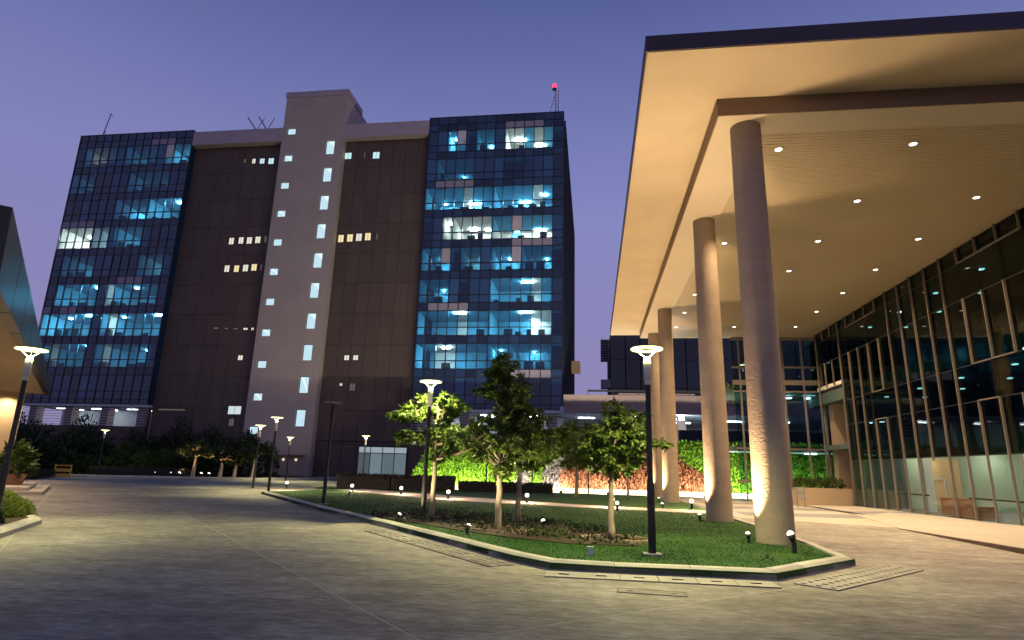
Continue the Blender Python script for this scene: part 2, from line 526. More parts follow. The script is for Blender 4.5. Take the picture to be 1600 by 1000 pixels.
# lawns, path
PA = [(-15.7, 36.3), (-11.1, 32.4), (-6.7, 28.6), (-0.7, 26.8), (4.9, 25.3)]
PB = [(4.9, 27.4), (-0.8, 28.7), (-6.2, 32.3), (-12.6, 37.0), (-14.6, 38.6)]
lawn_poly = ISL + PA[::-1][1:]
struct('lawn', MB().prism(lawn_poly, 0.02, 0.115), m_lawn)
HB = [(-18.2, 39.3), (-15.0, 38.6), (-9.0, 39.6), (-2.7, 41.2)]
lawn2 = [(4.9, 27.4), (5.0, 42.5), (-2.7, 43.5), (-18.5, 41.5), (-18.2, 39.3), (-14.6, 38.6)] + PB[1:4][::-1]
struct('far_lawn', MB().prism(lawn2, 0.02, 0.11), m_lawn)
path = struct('path', MB().prism(PA+PB, 0.02, 0.08), m_groove)
def along(poly, t):
    L = [0]
    for a, b in zip(poly, poly[1:]):
        L.append(L[-1]+math.dist(a, b))
    d = t*L[-1]
    for i in range(len(poly)-1):
        if d <= L[i+1]+1e-9:
            k = (d-L[i])/(L[i+1]-L[i])
            return (poly[i][0]+(poly[i+1][0]-poly[i][0])*k, poly[i][1]+(poly[i+1][1]-poly[i][1])*k)
PBr = PB[::-1]
n_ = 26
for i in range(n_):
    a, b = along(PA, i/n_+0.0004), along(PA, (i+1)/n_-0.0004)
    c, d = along(PBr, (i+1)/n_-0.0004), along(PBr, i/n_+0.0004)
    MB().hexa([(*q, 0.08) for q in (a, b, c, d)], [(*q, 0.125) for q in (a, b, c, d)]).build('paving_stone', m_path, path)

# kerb stones
def kerb_line(parent, pts, closed=False, w=0.27, h=0.15, L=0.95, z0=-0.02, side=1):
    n = len(pts)
    P = [Vector(p) for p in pts]
    inn = []
    for i in range(n):
        if closed or 0 < i < n-1:
            d0 = (P[i]-P[i-1]).normalized(); d1 = (P[(i+1) % n]-P[i]).normalized()
        elif i == 0:
            d0 = d1 = (P[1]-P[0]).normalized()
        else:
            d0 = d1 = (P[-1]-P[-2]).normalized()
        n0 = Vector((-d0.y, d0.x)); n1 = Vector((-d1.y, d1.x))
        b = (n0+n1).normalized()
        inn.append(P[i] + b*w*side/max(0.4, b.dot(n0)))
    for i in range(n if closed else n-1):
        a, b = P[i], P[(i+1) % n]; c, d = inn[(i+1) % n], inn[i]
        k = max(1, round((b-a).length/L))
        for j in range(k):
            t0, t1 = j/k+0.006/(b-a).length, (j+1)/k-0.006/(b-a).length
            o0, o1 = a.lerp(b, t0), a.lerp(b, t1); i0, i1 = d.lerp(c, t0), d.lerp(c, t1)
            dz = R.uniform(-0.004, 0.004)
            oo0, oo1 = o0.lerp(i0, 0.36), o1.lerp(i1, 0.36)
            m = MB()
            bt = [(o0.x, o0.y, z0), (o1.x, o1.y, z0), (i1.x, i1.y, z0), (i0.x, i0.y, z0)]
            md = [(o0.x, o0.y, h-0.055+dz), (o1.x, o1.y, h-0.055+dz), (i1.x, i1.y, h-0.055+dz), (i0.x, i0.y, h-0.055+dz)]
            tp = [(oo0.x, oo0.y, h+dz), (oo1.x, oo1.y, h+dz), (i1.x, i1.y, h+dz), (i0.x, i0.y, h+dz)]
            m.hexa(bt, md); m.hexa(md, tp)
            m.build('kerb_stone', m_kerbs[R.choice((0, 0, 1, 2))], parent)
kerb = struct('kerb', MB().prism([(-17.1, 30.8), (-17.0, 30.85), (-9.3, 21.0), (-9.4, 20.95)], -0.02, 0.01), m_groove)
kerb_line(kerb, ISL)
# far kerb in front of the shrubs
FK = [(-52, 41.6), (-43.8, 46.7), (-31.0, 54.6), (-29.5, 62), (-29.5, 69.5)]
fkerb = struct('far_kerb', MB().box(-43.9, -43.7, 46.75, 46.8, -0.02, 0.0), m_groove)
kerb_line(fkerb, FK, L=2.2, w=0.25, h=0.2, side=1)
struct('planting_bed', MB().prism([(-29.75, 69.8), (-29.75, 62), (-31.2, 54.85), (-43.9, 46.95), (-52, 41.9), (-80, 41.9), (-80, 69.8)], -0.02, 0.16), m_soil)
# near bed at the edge of the frame
NB = [(-11.0, 10.2), (-13.45, 13.95), (-15.7, 15.8), (-18.5, 16.8)]
nkerb = struct('near_kerb', MB().box(-15.2, -15.1, 13.0, 13.1, -0.02, 0.0), m_groove)
kerb_line(nkerb, NB, L=0.9)
struct('near_bed', MB().prism([(-11.2, 10.2), (-13.6, 13.85), (-15.8, 15.6), (-18.5, 16.6), (-21, 13), (-15, 7)], 0.0, 0.115), m_soil)

# dark soil bed round the young trees
BED = [(-6.8, 18.3), (-4.9, 16.75), (-3.2, 15.1), (-1.9, 14.1), (-0.4, 13.3), (1.0, 13.5), (1.2, 14.8), (0.2, 16.6), (-1.6, 18.8), (-4.2, 20.6), (-6.4, 20.4)]
struct('soil_bed', MB().prism(BED, 0.1, 0.135), m_soil)

# grass blades (short mown turf)
lp = [(x*0.985-0.02, y*0.985+0.22) for x, y in ISL]
pts = scatter(lawn_poly, 260000)
pts = pts[~inside(BED, pts)]
wear = 0.75+0.25*np.sin(pts[:, 0]*1.7+np.cos(pts[:, 1]*1.3)*2)*np.cos(pts[:, 1]*2.1-pts[:, 0]*0.6)
keep = NP.uniform(0, 1, len(pts)) < np.clip(1.6-pts[:, 1]/22, 0.15, 1)*wear
pts = pts[keep]
ok = np.ones(len(pts), bool)
for a, b in zip(ISL, ISL[1:]):
    ax, ay = a; bx, by = b
    t = np.clip(((pts[:, 0]-ax)*(bx-ax)+(pts[:, 1]-ay)*(by-ay))/((bx-ax)**2+(by-ay)**2), 0, 1)
    ok &= np.hypot(pts[:, 0]-ax-t*(bx-ax), pts[:, 1]-ay-t*(by-ay)) > 0.29
pts = pts[ok]
g = inst('grass', blades('grass', np.c_[pts, np.full(len(pts), 0.112)], 0.036, 0.016, m_blade))
g['kind'] = 'stuff'
# low dark ground cover in the bed
pts = scatter(BED, 9000)
nz = np.sin(pts[:, 0]*2.3+1)*np.cos(pts[:, 1]*1.9) + NP.normal(0, 0.5, len(pts))
pts = pts[nz > 0.15]
g = inst('ground_cover', leafmesh('ground_cover', np.c_[pts, NP.uniform(0.12, 0.24, len(pts))], np.c_[NP.normal(0, 1, (len(pts), 2)), NP.uniform(0.0, 1.2, len(pts))], 0.14, 0.05, m_leafd))
g['kind'] = 'stuff'

# perforated drain covers along the kerb
def drain(p, q, name, label, rows, cols, width, hx, hy, step=1.0, m_top=None):
    p, q = Vector(p), Vector(q)
    d = (q-p).normalized()
    n = max(1, round((q-p).length/step))
    root = thing(name, label, 'drain cover', (p.x, p.y, 0.0), math.atan2(d.y, d.x))
    L = (q-p).length/n
    me = MB()
    me.box(0, L-0.012, -width, 0, -0.028, 0.0035, 1)
    cx = [(i+0.5)*(L-0.012)/cols for i in range(cols)]
    cy = [-(i+0.5)*width/rows for i in range(rows)][::-1]
    # solid cover with real openings over a dark channel
    y = -width
    for c in cy:
        me.box(0, L-0.012, y, c-hy/2, 0.004, 0.018, 0)
        x = 0
        for a in cx:
            me.box(x, a-hx/2, c-hy/2, c+hy/2, 0.004, 0.018, 0)
            x = a+hx/2
        me.box(x, L-0.012, c-hy/2, c+hy/2, 0.004, 0.018, 0)
        y = c+hy/2
    me.box(0, L-0.012, y, 0, 0.004, 0.018, 0)
    m = me.mesh('cover_slab', [m_top or m_gut, m_groove])
    for i in range(n):
        inst('cover_slab', m, root, (i*L, 0, 0))
    return root
drain((-5.3, 15.6), (-1.35, 10.95), 'drain_cover', 'long strip of slotted concrete drain covers beside the island kerb', 3, 2, 0.5, 0.30, 0.03, 0.9, m_conc)
drain((-0.75, 10.47), (2.75, 10.50), 'drain_cover', 'plain drain covers with single small slots below the front kerb of the lawn', 1, 1, 0.52, 0.17, 0.11, 0.62)
drain((3.05, 10.45), (5.5, 13.1), 'drain_cover', 'wide drain covers with rows of round holes at the lawn corner under the canopy', 3, 4, 0.66, 0.095, 0.085, 0.85)
c_ = thing('utility_cover', 'rectangular steel utility cover set in the concrete road', 'utility cover', (0.8, 9.15, 0), -0.08)
MB().box(-0.45, 0.45, -0.14, 0.14, 0.0, 0.006).build('lid', m_conc, c_)
fr = MB()
for a in ((-0.475, 0.475, -0.165, -0.142), (-0.475, 0.475, 0.142, 0.165), (-0.475, -0.452, -0.142, 0.142), (0.452, 0.475, -0.142, 0.142)):
    fr.box(*a, 0.0, 0.009)
fr.build('frame', m_cover, c_)
for x in (-0.3, 0.3):
    MB().box(x-0.04, x+0.04, -0.02, 0.02, 0.006, 0.012).build('lifting_slot', m_cover, c_)

# paved apron under the canopy with its sloping kerb edge
apron = struct('forecourt_paving', MB().prism([(5.6, 25.5), (10.3, 23.2), (14.4, 23.2), (14.4, 44), (5.6, 44)], -0.02, 0.008), m_pale)
mb = MB()
top = [(10.25, 22.9, 0.02), (9.6, 8.0, 0.27), (14.62, 8.0, 0.30), (14.62, 37.5, 0.09), (13.2, 37.5, 0.03)]
bot = [(x, y, -0.03) for x, y, z in top]
mb.add(bot+top, [(5, 6, 7, 8, 9), (0, 1, 6, 5), (1, 2, 7, 6), (2, 3, 8, 7), (3, 4, 9, 8), (4, 0, 5, 9)])
plat = struct('entrance_pavement', mb, m_pale)
for k in range(14):
    t0, t1 = k/14+0.0008, (k+1)/14-0.0008
    P0, P1 = [(10.25+(9.6-10.25)*t, 22.9+(8.0-22.9)*t, 0.02+0.25*t) for t in (t0, t1)]
    MB().hexa([(P0[0]-0.05, P0[1], -0.03), (P1[0]-0.05, P1[1], -0.03), (P1[0]-0.003, P1[1], -0.03), (P0[0]-0.003, P0[1], -0.03)],
              [(P0[0]-0.05, P0[1], P0[2]-0.012), (P1[0]-0.05, P1[1], P1[2]-0.012), (P1[0]-0.003, P1[1], P1[2]-0.012), (P0[0]-0.003, P0[1], P0[2]-0.012)]).build('edge_stone', m_edge, plat)
# bands of grey and pale paving slabs let into it, each slab its own
def platz(x, y):
    t = (37.5-y)/29.5
    s = min(1, max(0, (x-9.8)/4.8))
    return (0.02+0.25*max(0, (22.9-y)/14.9))*(1-s) + (0.09+0.21*t)*s + 0.006 + (0.012*(1-s) if y < 30 else 0.02)
for k in range(13):
    y0 = 13.2 + k*1.86
    for j in range(3):
        xl = 10.6 + j*1.33
        if y0 > 23.5 and j == 0: xl0 = None
        q = [(xl, y0), (xl+1.31, y0), (xl+1.31, y0+1.84), (xl, y0+1.84)]
        if y0 > 22 and j == 0:
            continue
        b_ = [(x, y, platz(x, y)-0.03) for x, y in q]; t_ = [(x, y, platz(x, y)) for x, y in q]
        MB().hexa(b_, t_).build('paving_slab', m_grey if (k in (0, 2, 3, 6, 9)) else m_pale, plat)
# bands in the drive itself
mb = MB()
for y0, y1, x0, x1 in ((27.2, 29.6, 6.3, 13.0), (32.2, 34.6, 6.3, 13.0), (37.2, 38.4, 6.3, 11.2)):
    mb.prism([(x0, y0), (x1, y0+0.8), (x1, y1+0.8), (x0, y1)], 0.004, 0.013)
struct('paving_band', mb, m_grey)

# ================================================================== OFFICE TOWER
T = thing('office_tower', 'tall office tower with two blue glass facades and a brown stair core between them', 'office building', (-38.7, 70, 0))
TX, TY = -38.7, 70.0
def tb(name, mb, mats, parent=T, kind=None):
    return mb.build(name, mats, parent, (-TX, -TY, 0) if parent is T else (0, 0, 0), kind)
XA0, XA1, XS0, XS1, XB0, XB1 = -73.9, -56.0, -42.5, -33.5, -21.45, -3.5
ZT = 47.3
FB = [42.1-4.14*k for k in range(9)]

def wall_holes(mb, x0, x1, z0, z1, y0, y1, holes, m=0):
    xs = sorted({x0, x1, *[h[0] for h in holes], *[h[1] for h in holes]})
    for a, b in zip(xs, xs[1:]):
        hs = sorted([(h[2], h[3]) for h in holes if h[0] <= a+1e-6 and h[1] >= b-1e-6])
        z = z0
        for ha, hb in hs:
            mb.box(a, b, y0, y1, z, ha, m); z = hb
        mb.box(a, b, y0, y1, z, z1, m)

# stair core
holes = []
for k in range(11):
    zc = 46.33-4.093*k
    holes.append((-41.85, -40.6, zc-0.5, zc+0.5))
for k in range(10):
    zc = 43.6-4.07*k
    holes.append((-35.95, -34.7, zc-1.05, zc+1.05))
mb = MB()
wall_holes(mb, XS0, XS1, 0, 51.6, 70.0, 70.45, holes)
mb.box(XS0, XS0+0.4, 70.45, 75, 0, 51.6); mb.box(XS1-0.4, XS1, 70.45, 75, 0, 51.6); mb.box(XS0+0.4, XS1-0.4, 74.6, 75, 0, 51.6)
tb('stair_core', mb, m_stair)
mb = MB().box(XS0-0.12, XS1+0.12, 69.88, 75.1, 51.6, 52.45)
mb.box(XS1-2.4, XS1-0.3, 75.1, 78.0, 47, 52.2)
tb('stair_core_coping', mb, m_parapet)
for i, h in enumerate(holes):
    fr = MB()
    x0, x1, z0, z1 = h
    for a in ((x0, x0+0.07, z0, z1), (x1-0.07, x1, z0, z1), (x0+0.07, x1-0.07, z0, z0+0.07), (x0+0.07, x1-0.07, z1-0.07, z1)):
        fr.box(a[0], a[1], 70.18, 70.26, a[2], a[3])
    w = tb('window', fr, m_mull)
    tb('pane', MB().box(x0+0.07, x1-0.07, 70.2, 70.23, z0+0.07, z1-0.07), m_stairlit, w)
    if i >= 11 and i < 18:  # lit stair soffits drawn as flat glowing shapes over the pane
        tb('stair_soffit', MB().add([(x0+0.3, 70.19, z1-0.08), (x1-0.08, 70.19, z1-0.08), (x1-0.08, 70.19, z1-0.95)], [(0, 1, 2)]), m_stairlit2, w)
    elif i % 2:
        tb('stair_soffit', MB().add([(x0+0.12, 70.19, z1-0.1), (x0+0.55, 70.19, z1-0.1), (x1-0.12, 70.19, z0+0.3), (x1-0.12, 70.19, z0+0.1)], [(0, 1, 2, 3)]), m_stairlit2, w)
    MB_ = None

# parapets and recessed brown walls made of cladding panels
for x0, x1 in ((XA1, XS0), (XS1, XB0)):
    tb('parapet', MB().box(x0+0.003, x1-0.003, 69.98, 72, 44.9, 46.95), m_parapet)
    tb('recessed_wall', MB().box(x0, x1, 71.12, 73, 0, 44.9), m_body)
    nc = 7
    pw = (x1-x0)/nc
    pm = [MB().box(0.02, pw-0.02, 0, 0.1, 0.02, 4.09-0.02).mesh('cladding_panel', m) for m in m_clad]
    for r in range(11):
        for c in range(nc):
            z = 44.9-4.09*(r+1)
            if z < -0.2:
                z = -0.1
            p = inst('cladding_panel', R.choice(pm), T, (x0+c*pw-TX, 71.0+R.uniform(-0.006, 0.006)-TY, z))
    tb('lobby_dark_band', MB().box(x0, x1, 70.96, 71.0, 4.3, 4.42), m_body)  # solid dark strip across the cladding above the lobby
def swin(x, z, w, h, m):
    fr = tb('window', MB().box(x-w/2-0.06, x+w/2+0.06, 70.95, 71.05, z-h/2-0.06, z+h/2+0.06), m_mull)
    tb('pane', MB().box(x-w/2, x+w/2, 70.93, 70.951, z-h/2, z+h/2), m, fr)
    tb('glazing_bar', MB().box(x-0.02, x+0.02, 70.915, 70.929, z-h/2, z+h/2), m_mull, fr)
for x, z, w, h, m in [(-48.17, 42.58, .3, .6, m_dimwin), (-46.81, 42.52, .45, .7, m_palewin), (-45.56, 42.47, .65, .75, m_coolwin), (-44.22, 42.41, .75, .85, m_coolwin),
    (-48.41, 30.62, .65, .9, m_palewin), (-47.02, 30.68, .65, .9, m_palewin), (-45.81, 30.65, .7, .9, m_palewin), (-44.6, 30.71, .7, .9, m_palewin), (-43.5, 30.78, .3, .9, m_dimwin),
    (-48.47, 26.69, .65, .9, m_palewin), (-47.09, 26.66, .65, .9, m_warmwin), (-45.81, 26.73, .7, .9, m_palewin), (-44.6, 26.8, .7, .9, m_warmwin), (-43.6, 26.8, .2, .8, m_dimwin),
    (-44.62, 18.38, .55, .25, m_palewin), (-43.64, 18.38, .3, .3, m_palewin), (-46.0, 18.4, .6, .2, m_dimwin), (-47.3, 18.45, .5, .2, m_dimwin), (-48.76, 18.49, .6, .25, m_dimwin),
    (-44.78, 14.58, .6, .6, m_palewin), (-44.59, 7.89, 1.7, 1.0, m_whitewin), (-44.79, 6.37, .6, .9, m_dimwin),
    (-33.0, 42.69, .9, .9, m_coolwin), (-30.65, 42.67, .2, .8, m_dimwin), (-29.0, 42.6, .9, .95, m_coolwin),
    (-32.84, 30.6, .7, 1.0, m_warmwin), (-31.6, 30.66, .75, 1.0, m_warmwin), (-30.37, 30.72, .75, 1.0, m_palewin), (-29.15, 30.78, .75, 1.0, m_warmwin), (-27.92, 30.75, .25, .9, m_dimwin),
    (-30.49, 14.62, .6, .6, m_palewin), (-29.32, 14.63, .6, .6, m_palewin), (-30.91, 11.24, .3, .3, m_palewin), (-29.39, 10.93, .7, .9, m_dimwin)]:
    swin(x, z, w, h, m)

# curtain walls
NCOL = 14
def curtain(name, x0, x1, lit, frosts, palesp, bottom=8.35):
    pw = (x1-x0)/NCOL
    cw = thing(name, 'x', 'x'); del cw['label'], cw['category']
    cw.parent = T; cw.location = (x0-TX, 0, 0)
    # coordinates inside: x from 0, y from 0 (front face), z absolute
    mu = MB()
    for c in range(NCOL+1):
        mu.box(c*pw-0.045, c*pw+0.045, -0.06, 0.14, bottom, ZT)
    for k, fb in enumerate(FB):
        for z in (fb, fb+1.0, fb+3.1):
            for c in range(NCOL):
                mu.box(c*pw+0.045, (c+1)*pw-0.045, -0.03, 0.12, z-0.05, z+0.05)
    for z in (bottom+0.05, ZT-0.05, 46.2):
        for c in range(NCOL):
            mu.box(c*pw+0.045, (c+1)*pw-0.045, -0.03, 0.12, z-0.05, z+0.05)
    mu.build('mullion_grid', m_mull, cw)
    g = 0.055
    tall = {m.name: MB().box(g, pw-g, 0.02, 0.045, 1.06, 3.04).mesh('vision_pane', m) for m in (m_vis, m_frost, m_clear, *m_dim)}
    low = {m.name: MB().box(g, pw-g, 0.02, 0.045, 0.06, 0.94).mesh('sill_pane', m) for m in (m_vis, m_frost, m_clear, *m_dim)}
    spn = {m.name: MB().box(g, pw-g, 0.02, 0.05, 3.16, 4.08).mesh('spandrel_pane', m) for m in m_span+[m_spanpale]}
    for k, fb in enumerate(FB):
        for c in range(NCOL):
            key = (k, c)
            base = m_vis if any(l[0] == k and int(l[1]) <= c < l[2] for l in lit) or R.random() < 0.35 else R.choice(m_dim)
            f_ = frosts.get(key, '')
            fm = m_frost if f_ in ('t', 'b') else m_clear if f_ == 'c' else base
            o = inst('vision_pane', tall[fm.name], cw, (c*pw, 0, fb)); o.rotation_euler = (rad(R.uniform(-.5, .5)), 0, rad(R.uniform(-.5, .5)))
            fm = m_frost if f_ in ('l', 'b') else m_clear if f_ in ('c', 'd') else base
            inst('sill_pane', low[fm.name], cw, (c*pw, 0, fb))
            sm = m_spanpale if key in palesp else R.choice(m_span)
            o = inst('spandrel_pane', spn[sm.name], cw, (c*pw, 0, fb)); o.rotation_euler = (rad(R.uniform(-.3, .3)), 0, rad(R.uniform(-.3, .3)))
    for c in range(NCOL):
        MB().box(c*pw+g, (c+1)*pw-g, 0.02, 0.05, 46.26, ZT-0.1).build('top_pane', R.choice(m_span), cw)
        MB().box(c*pw+g, (c+1)*pw-g, 0.02, 0.05, bottom+0.1, FB[-1]-0.06).build('base_pane', R.choice(m_span), cw)
    for xx in (-0.03, x1-x0+0.002):
        MB().box(xx, xx+0.028, 0.0, 6.3, bottom, ZT-0.02).build('end_panel', m_span[0], cw)
    # interiors
    w = x1-x0
    D = 6.0
    for fb in FB:
        MB().box(0.02, w-0.02, 0.16, D, fb-1.0, fb-0.03).build('floor_slab', m_slab, cw)
    MB().box(0.02, w-0.02, 0.16, D, FB[0]+3.12, ZT-0.02).build('floor_slab', m_slab, cw)
    MB().box(0.02, w-0.02, D+0.002, D+0.3, bottom, ZT-0.02).build('back_wall', m_room, cw)
    occupied = {}
    for (k, c0, c1, fixes, warm) in lit:
        fb = FB[k]
        for c in range(int(c0), int(math.ceil(c1))):
            occupied[(k, c)] = 1
        for c in (c0, c1):
            MB().box(c*pw-0.06+(0.07 if c == c0 else -0.07), c*pw+0.06+(0.07 if c == c0 else -0.07), 0.2, D, fb-0.029, fb+3.12).build('partition', m_room, cw)
        for fx, fd, fw in fixes:
            MB().box(fx*pw-fw/2, fx*pw+fw/2, fd-0.16, fd+0.16, fb+2.98, fb+3.06).build('ceiling_light', m_fixw if warm else m_fix, cw)
        # desks / cabinets standing by the glass
        x = c0*pw+0.4
        while x < c1*pw-0.8:
            if R.random() < 0.5:
                MB().box(x, x+R.uniform(0.5, 1.1), 0.7, 1.2, fb, fb+R.uniform(0.5, 1.3)).build('cabinet', m_intd, cw)
            x += 1.4
    # unlit spaces: dark screens a little behind the glass
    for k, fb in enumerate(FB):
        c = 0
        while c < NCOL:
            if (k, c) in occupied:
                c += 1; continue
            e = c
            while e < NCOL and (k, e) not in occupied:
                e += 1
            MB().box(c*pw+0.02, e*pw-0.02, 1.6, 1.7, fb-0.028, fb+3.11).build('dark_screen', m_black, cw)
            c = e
    return cw

litR = [
    (0, 2, 4, [(2.6, 2.2, .5)], 0), (0, 5, 7, [(6.0, 4.5, .3)], 0), (0, 8, 13, [(9.3, 3.0, 1.6), (11.4, 4.6, 1.4)], 1),
    (2, 0, 7, [(4.4, 5.0, 1.5), (1.2, 4.8, .3)], 0), (2, 7, 13, [(9.8, 4.9, 1.5), (12, 3, .6)], 0),
    (3, 2, 3, [(2.5, 2.0, .8)], 1), (3, 3, 7, [(4.5, 4.2, 1.0), (6.0, 4.5, .6)], 1), (3, 7, 13, [(11.5, 4.9, 1.6), (9, 5.2, .6)], 1),
    (4, 0, 3, [(1.3, 4.6, .25)], 0), (4, 4, 6, [(5.4, 5.0, .12)], 1), (4, 7, 10, [(8.4, 4.6, .28)], 0),
    (5, 7, 13, [(10.5, 1.6, 1.5)], 0), (4, 10, 13, [(12.2, 5.0, .12)], 0), (5, 0, 3, [(1.5, 5.0, .1)], 0), (1, 1, 5, [(3, 5.2, .08)], 0), (7, 9, 13, [(11, 5.2, .12)], 0),  # rooms after the first are added, dimly lit, to brighten the glass
    (6, 0, 7, [(4.0, 0.9, 1.5)], 0), (6, 7, 13, [(10.4, 0.9, 1.5), (11.0, 5.2, .5)], 0),
    (7, 0, 7, [(2.6, 2.3, 1.0)], 0), (7, 7, 9, [(7.8, 4.2, .15)], 0),
]
frR = {(0, 3): 't', (0, 10): 't', (2, 4): 't', (2, 11): 't', (3, 9): 't', (4, 2): 't', (4, 9): 't', (5, 11): 't', (6, 11): 't', (3, 2): 't', (5, 4): 't'}
frR = {(0, 3): 't', (3, 9): 't', (4, 2): 't', (4, 9): 't'}
for c in (8, 9, 11): frR[(0, c)] = 'c'
for c in (2, 3, 4, 5, 6): frR[(3, c)] = 'c'
for c in (7, 8, 10, 11, 12): frR[(3, c)] = 'd'
for k_, c in ((2, 4), (2, 11), (5, 11), (6, 4), (6, 11), (6, 12), (7, 2), (7, 3)): frR[(k_, c)] = 'c'
palR = {(1, 8), (1, 9), (1, 10), (1, 11), (2, 0), (1, 0), (1, 1), (1, 2), (1, 3), (3, 1), (5, 1), (5, 2), (5, 3), (4, 9), (4, 10), (4, 11), (4, 12), (8, 9), (8, 10), (8, 11), (8, 12), (0, 7), (0, 8)}
palR = {(0, 8), (0, 9), (0, 10), (0, 11), (2, 1), (2, 2), (2, 3), (2, 4), (4, 9), (4, 10), (4, 11), (4, 12), (6, 1), (6, 2), (6, 3), (6, 4), (8, 9), (8, 10), (8, 11), (8, 12)}
curtain('curtain_wall', XB0, XB1, litR, frR, palR)
litL = [
    (0, 1, 5, [(3.4, 5.2, .25)], 1), (0, 11, 14, [(12.4, 3, .22)], 0),
    (1, 0, 3, [(1.5, 5.3, .08)], 1),
    (2, 6, 10, [(7.0, 4.9, .3)], 0), (2, 10, 13.9, [(13.0, 1.6, 1.2)], 0),
    (3, 0, 3.9, [(1.6, 3.6, 1.6), (3.1, 3.6, 1.4)], 1), (3, 4, 6, [(5.0, 5.3, .7)], 0), (3, 6.5, 10, [(9.3, 4.0, .35)], 0),
    (4, 10, 13, [(11.8, 4.6, .12)], 1), (4, 1, 5, [(3, 5.0, .1)], 0), (1, 7, 12, [(9, 5.0, .1)], 0), (0, 6, 10, [(8, 5.2, .1)], 0),  # all but the first are added dim rooms that liven the glass
    (5, 1, 6, [(5.1, 1.6, 1.2)], 0), (5, 7, 13, [(9.2, 2.0, .35)], 0),
    (6, 0, 6, [(5.1, 1.0, 1.4), (1.6, 2.5, .4)], 0), (6, 7, 14, [(13.1, 0.9, 1.4), (8.4, 2.0, .3)], 0),
    (7, 0, 6, [(5.4, 1.2, .7)], 0), (7, 7, 13, [(10.3, 4.3, .3)], 0),
]
frL = {(3, c): 'c' for c in range(0, 6)}
frL.update({(0, 2): 'c', (0, 3): 'c', (0, 11): 't', (5, 7): 'c', (6, 8): 'c', (7, 2): 'c', (7, 8): 'c'})
palL = {(3, 0), (3, 1), (3, 2), (3, 3), (5, 8), (5, 9), (5, 10), (6, 0), (6, 2), (6, 3), (0, 9), (0, 10), (0, 11)}
curtain('curtain_wall', XA0, XA1, litL, frL, palL)

# body, roof and the long side wall
mb = MB().box(XA0, XB1, 76.32, 112, 8.35, 46.9)
mb.box(XA0, XA0+0.04, 70.16, 76.32, 8.35, 46.9)
mb.box(XA1-0.3, XS0, 73, 76.3, 0.0, 46.9); mb.box(XS1, XB0+0.3, 73, 76.3, 0.0, 46.9)
tb('building_body', mb, m_body)
sw = MB()
for i in range(28):
    y = 70.2+1.5*i
    tb('side_panel', MB().box(XB1, XB1+0.05, y, y+1.42, 8.4, 46.9), m_span[0])
    tb('side_fin', MB().box(XB1, XB1+0.22, y+1.425, y+1.495, 8.4, 46.9), m_mull)
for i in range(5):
    tb('balcony_louvre', MB().box(XB1+0.23, XB1+1.6, 94, 98, 17.0+0.34*i, 17.06+0.34*i), m_balc)  # warm light on the louvres put in as their own glow
# open undercroft below both glass blocks
for x0, x1, zlo in ((XA0, XA1, 0), (XB0, XB1, 0)):
    mb = MB().box(x0, x1, 76.3, 76.6, 0, 8.3)
    tb('undercroft_wall', mb, m_deckw)
    mb = MB().box(x0+0.01, x1-0.01, 70.05, 76.3, 8.05, 8.33)
    tb('undercroft_ceiling', mb, m_deckw)
    for i in range(4):
        cx = x0 + 1.2 + i*5.2
        tb('undercroft_column', MB().box(cx-0.55, cx+0.55, 70.6, 71.7, 0, 8.04), m_pod)
        for d in (72.4, 74.6):
            if cx+3.6 < x1:
                MB_l = MB().box(cx+1.6, cx+3.4, d, d+0.22, 7.9, 7.98)
                tb('strip_light', MB_l, m_deckfix)
    for j in range(7):
        tb('louvre_rail', MB().box(x0, x1, 70.3, 70.36, 5.7+0.34*j, 5.76+0.34*j), m_deckw)
tb('undercroft_plinth', MB().box(XA0, XA1, 70.2, 70.6, 0, 5.6), m_clad[0])
tb('undercroft_plinth', MB().box(XB0, XB1, 70.2, 70.6, 0, 4.2), m_clad[1])

# glazed lobby entrance and service door
en = tb('entrance_glazing', MB().box(-27.9, -21.9, 70.9, 70.99, 0.25, 0.4), m_mull)
tb('frame_head', MB().box(-27.9, -21.9, 70.9, 70.99, 3.75, 3.9), m_mull, en)
for i in range(5):
    tb('frame_post', MB().box(-27.9+i*1.49, -27.82+i*1.49, 70.86, 70.99, 0.4, 3.75), m_mull, en)
for i in range(4):
    tb('pane', MB().box(-27.82+i*1.49, -26.41+i*1.49, 70.92, 70.95, 0.42, 3.0), emit('entrance_glow', (0.30, 0.40, 0.46), (0.26, 0.52, 0.36, 0.44)[i]), en)
    tb('fanlight', MB().box(-27.82+i*1.49, -26.41+i*1.49, 70.92, 70.95, 3.1, 3.74), emit('fanlight_glow', (0.5, 0.62, 0.68), 0.6), en)
dr = tb('service_door', MB().box(-37.3, -34.6, 69.94, 69.995, 0, 2.5), m_tanwall)
tb('door_canopy', MB().box(-37.8, -34.1, 69.0, 69.995, 2.55, 2.75), m_stair, dr)
for x in (-36.8, -35.2):
    tb('door_lamp', MB().box(x-0.12, x+0.12, 69.85, 69.94, 1.9, 2.15), m_palewin, dr)
o = tb('wall_slot_light', MB().box(-55.0, -51.4, 70.9, 70.99, 7.75, 7.9), m_dimwin)

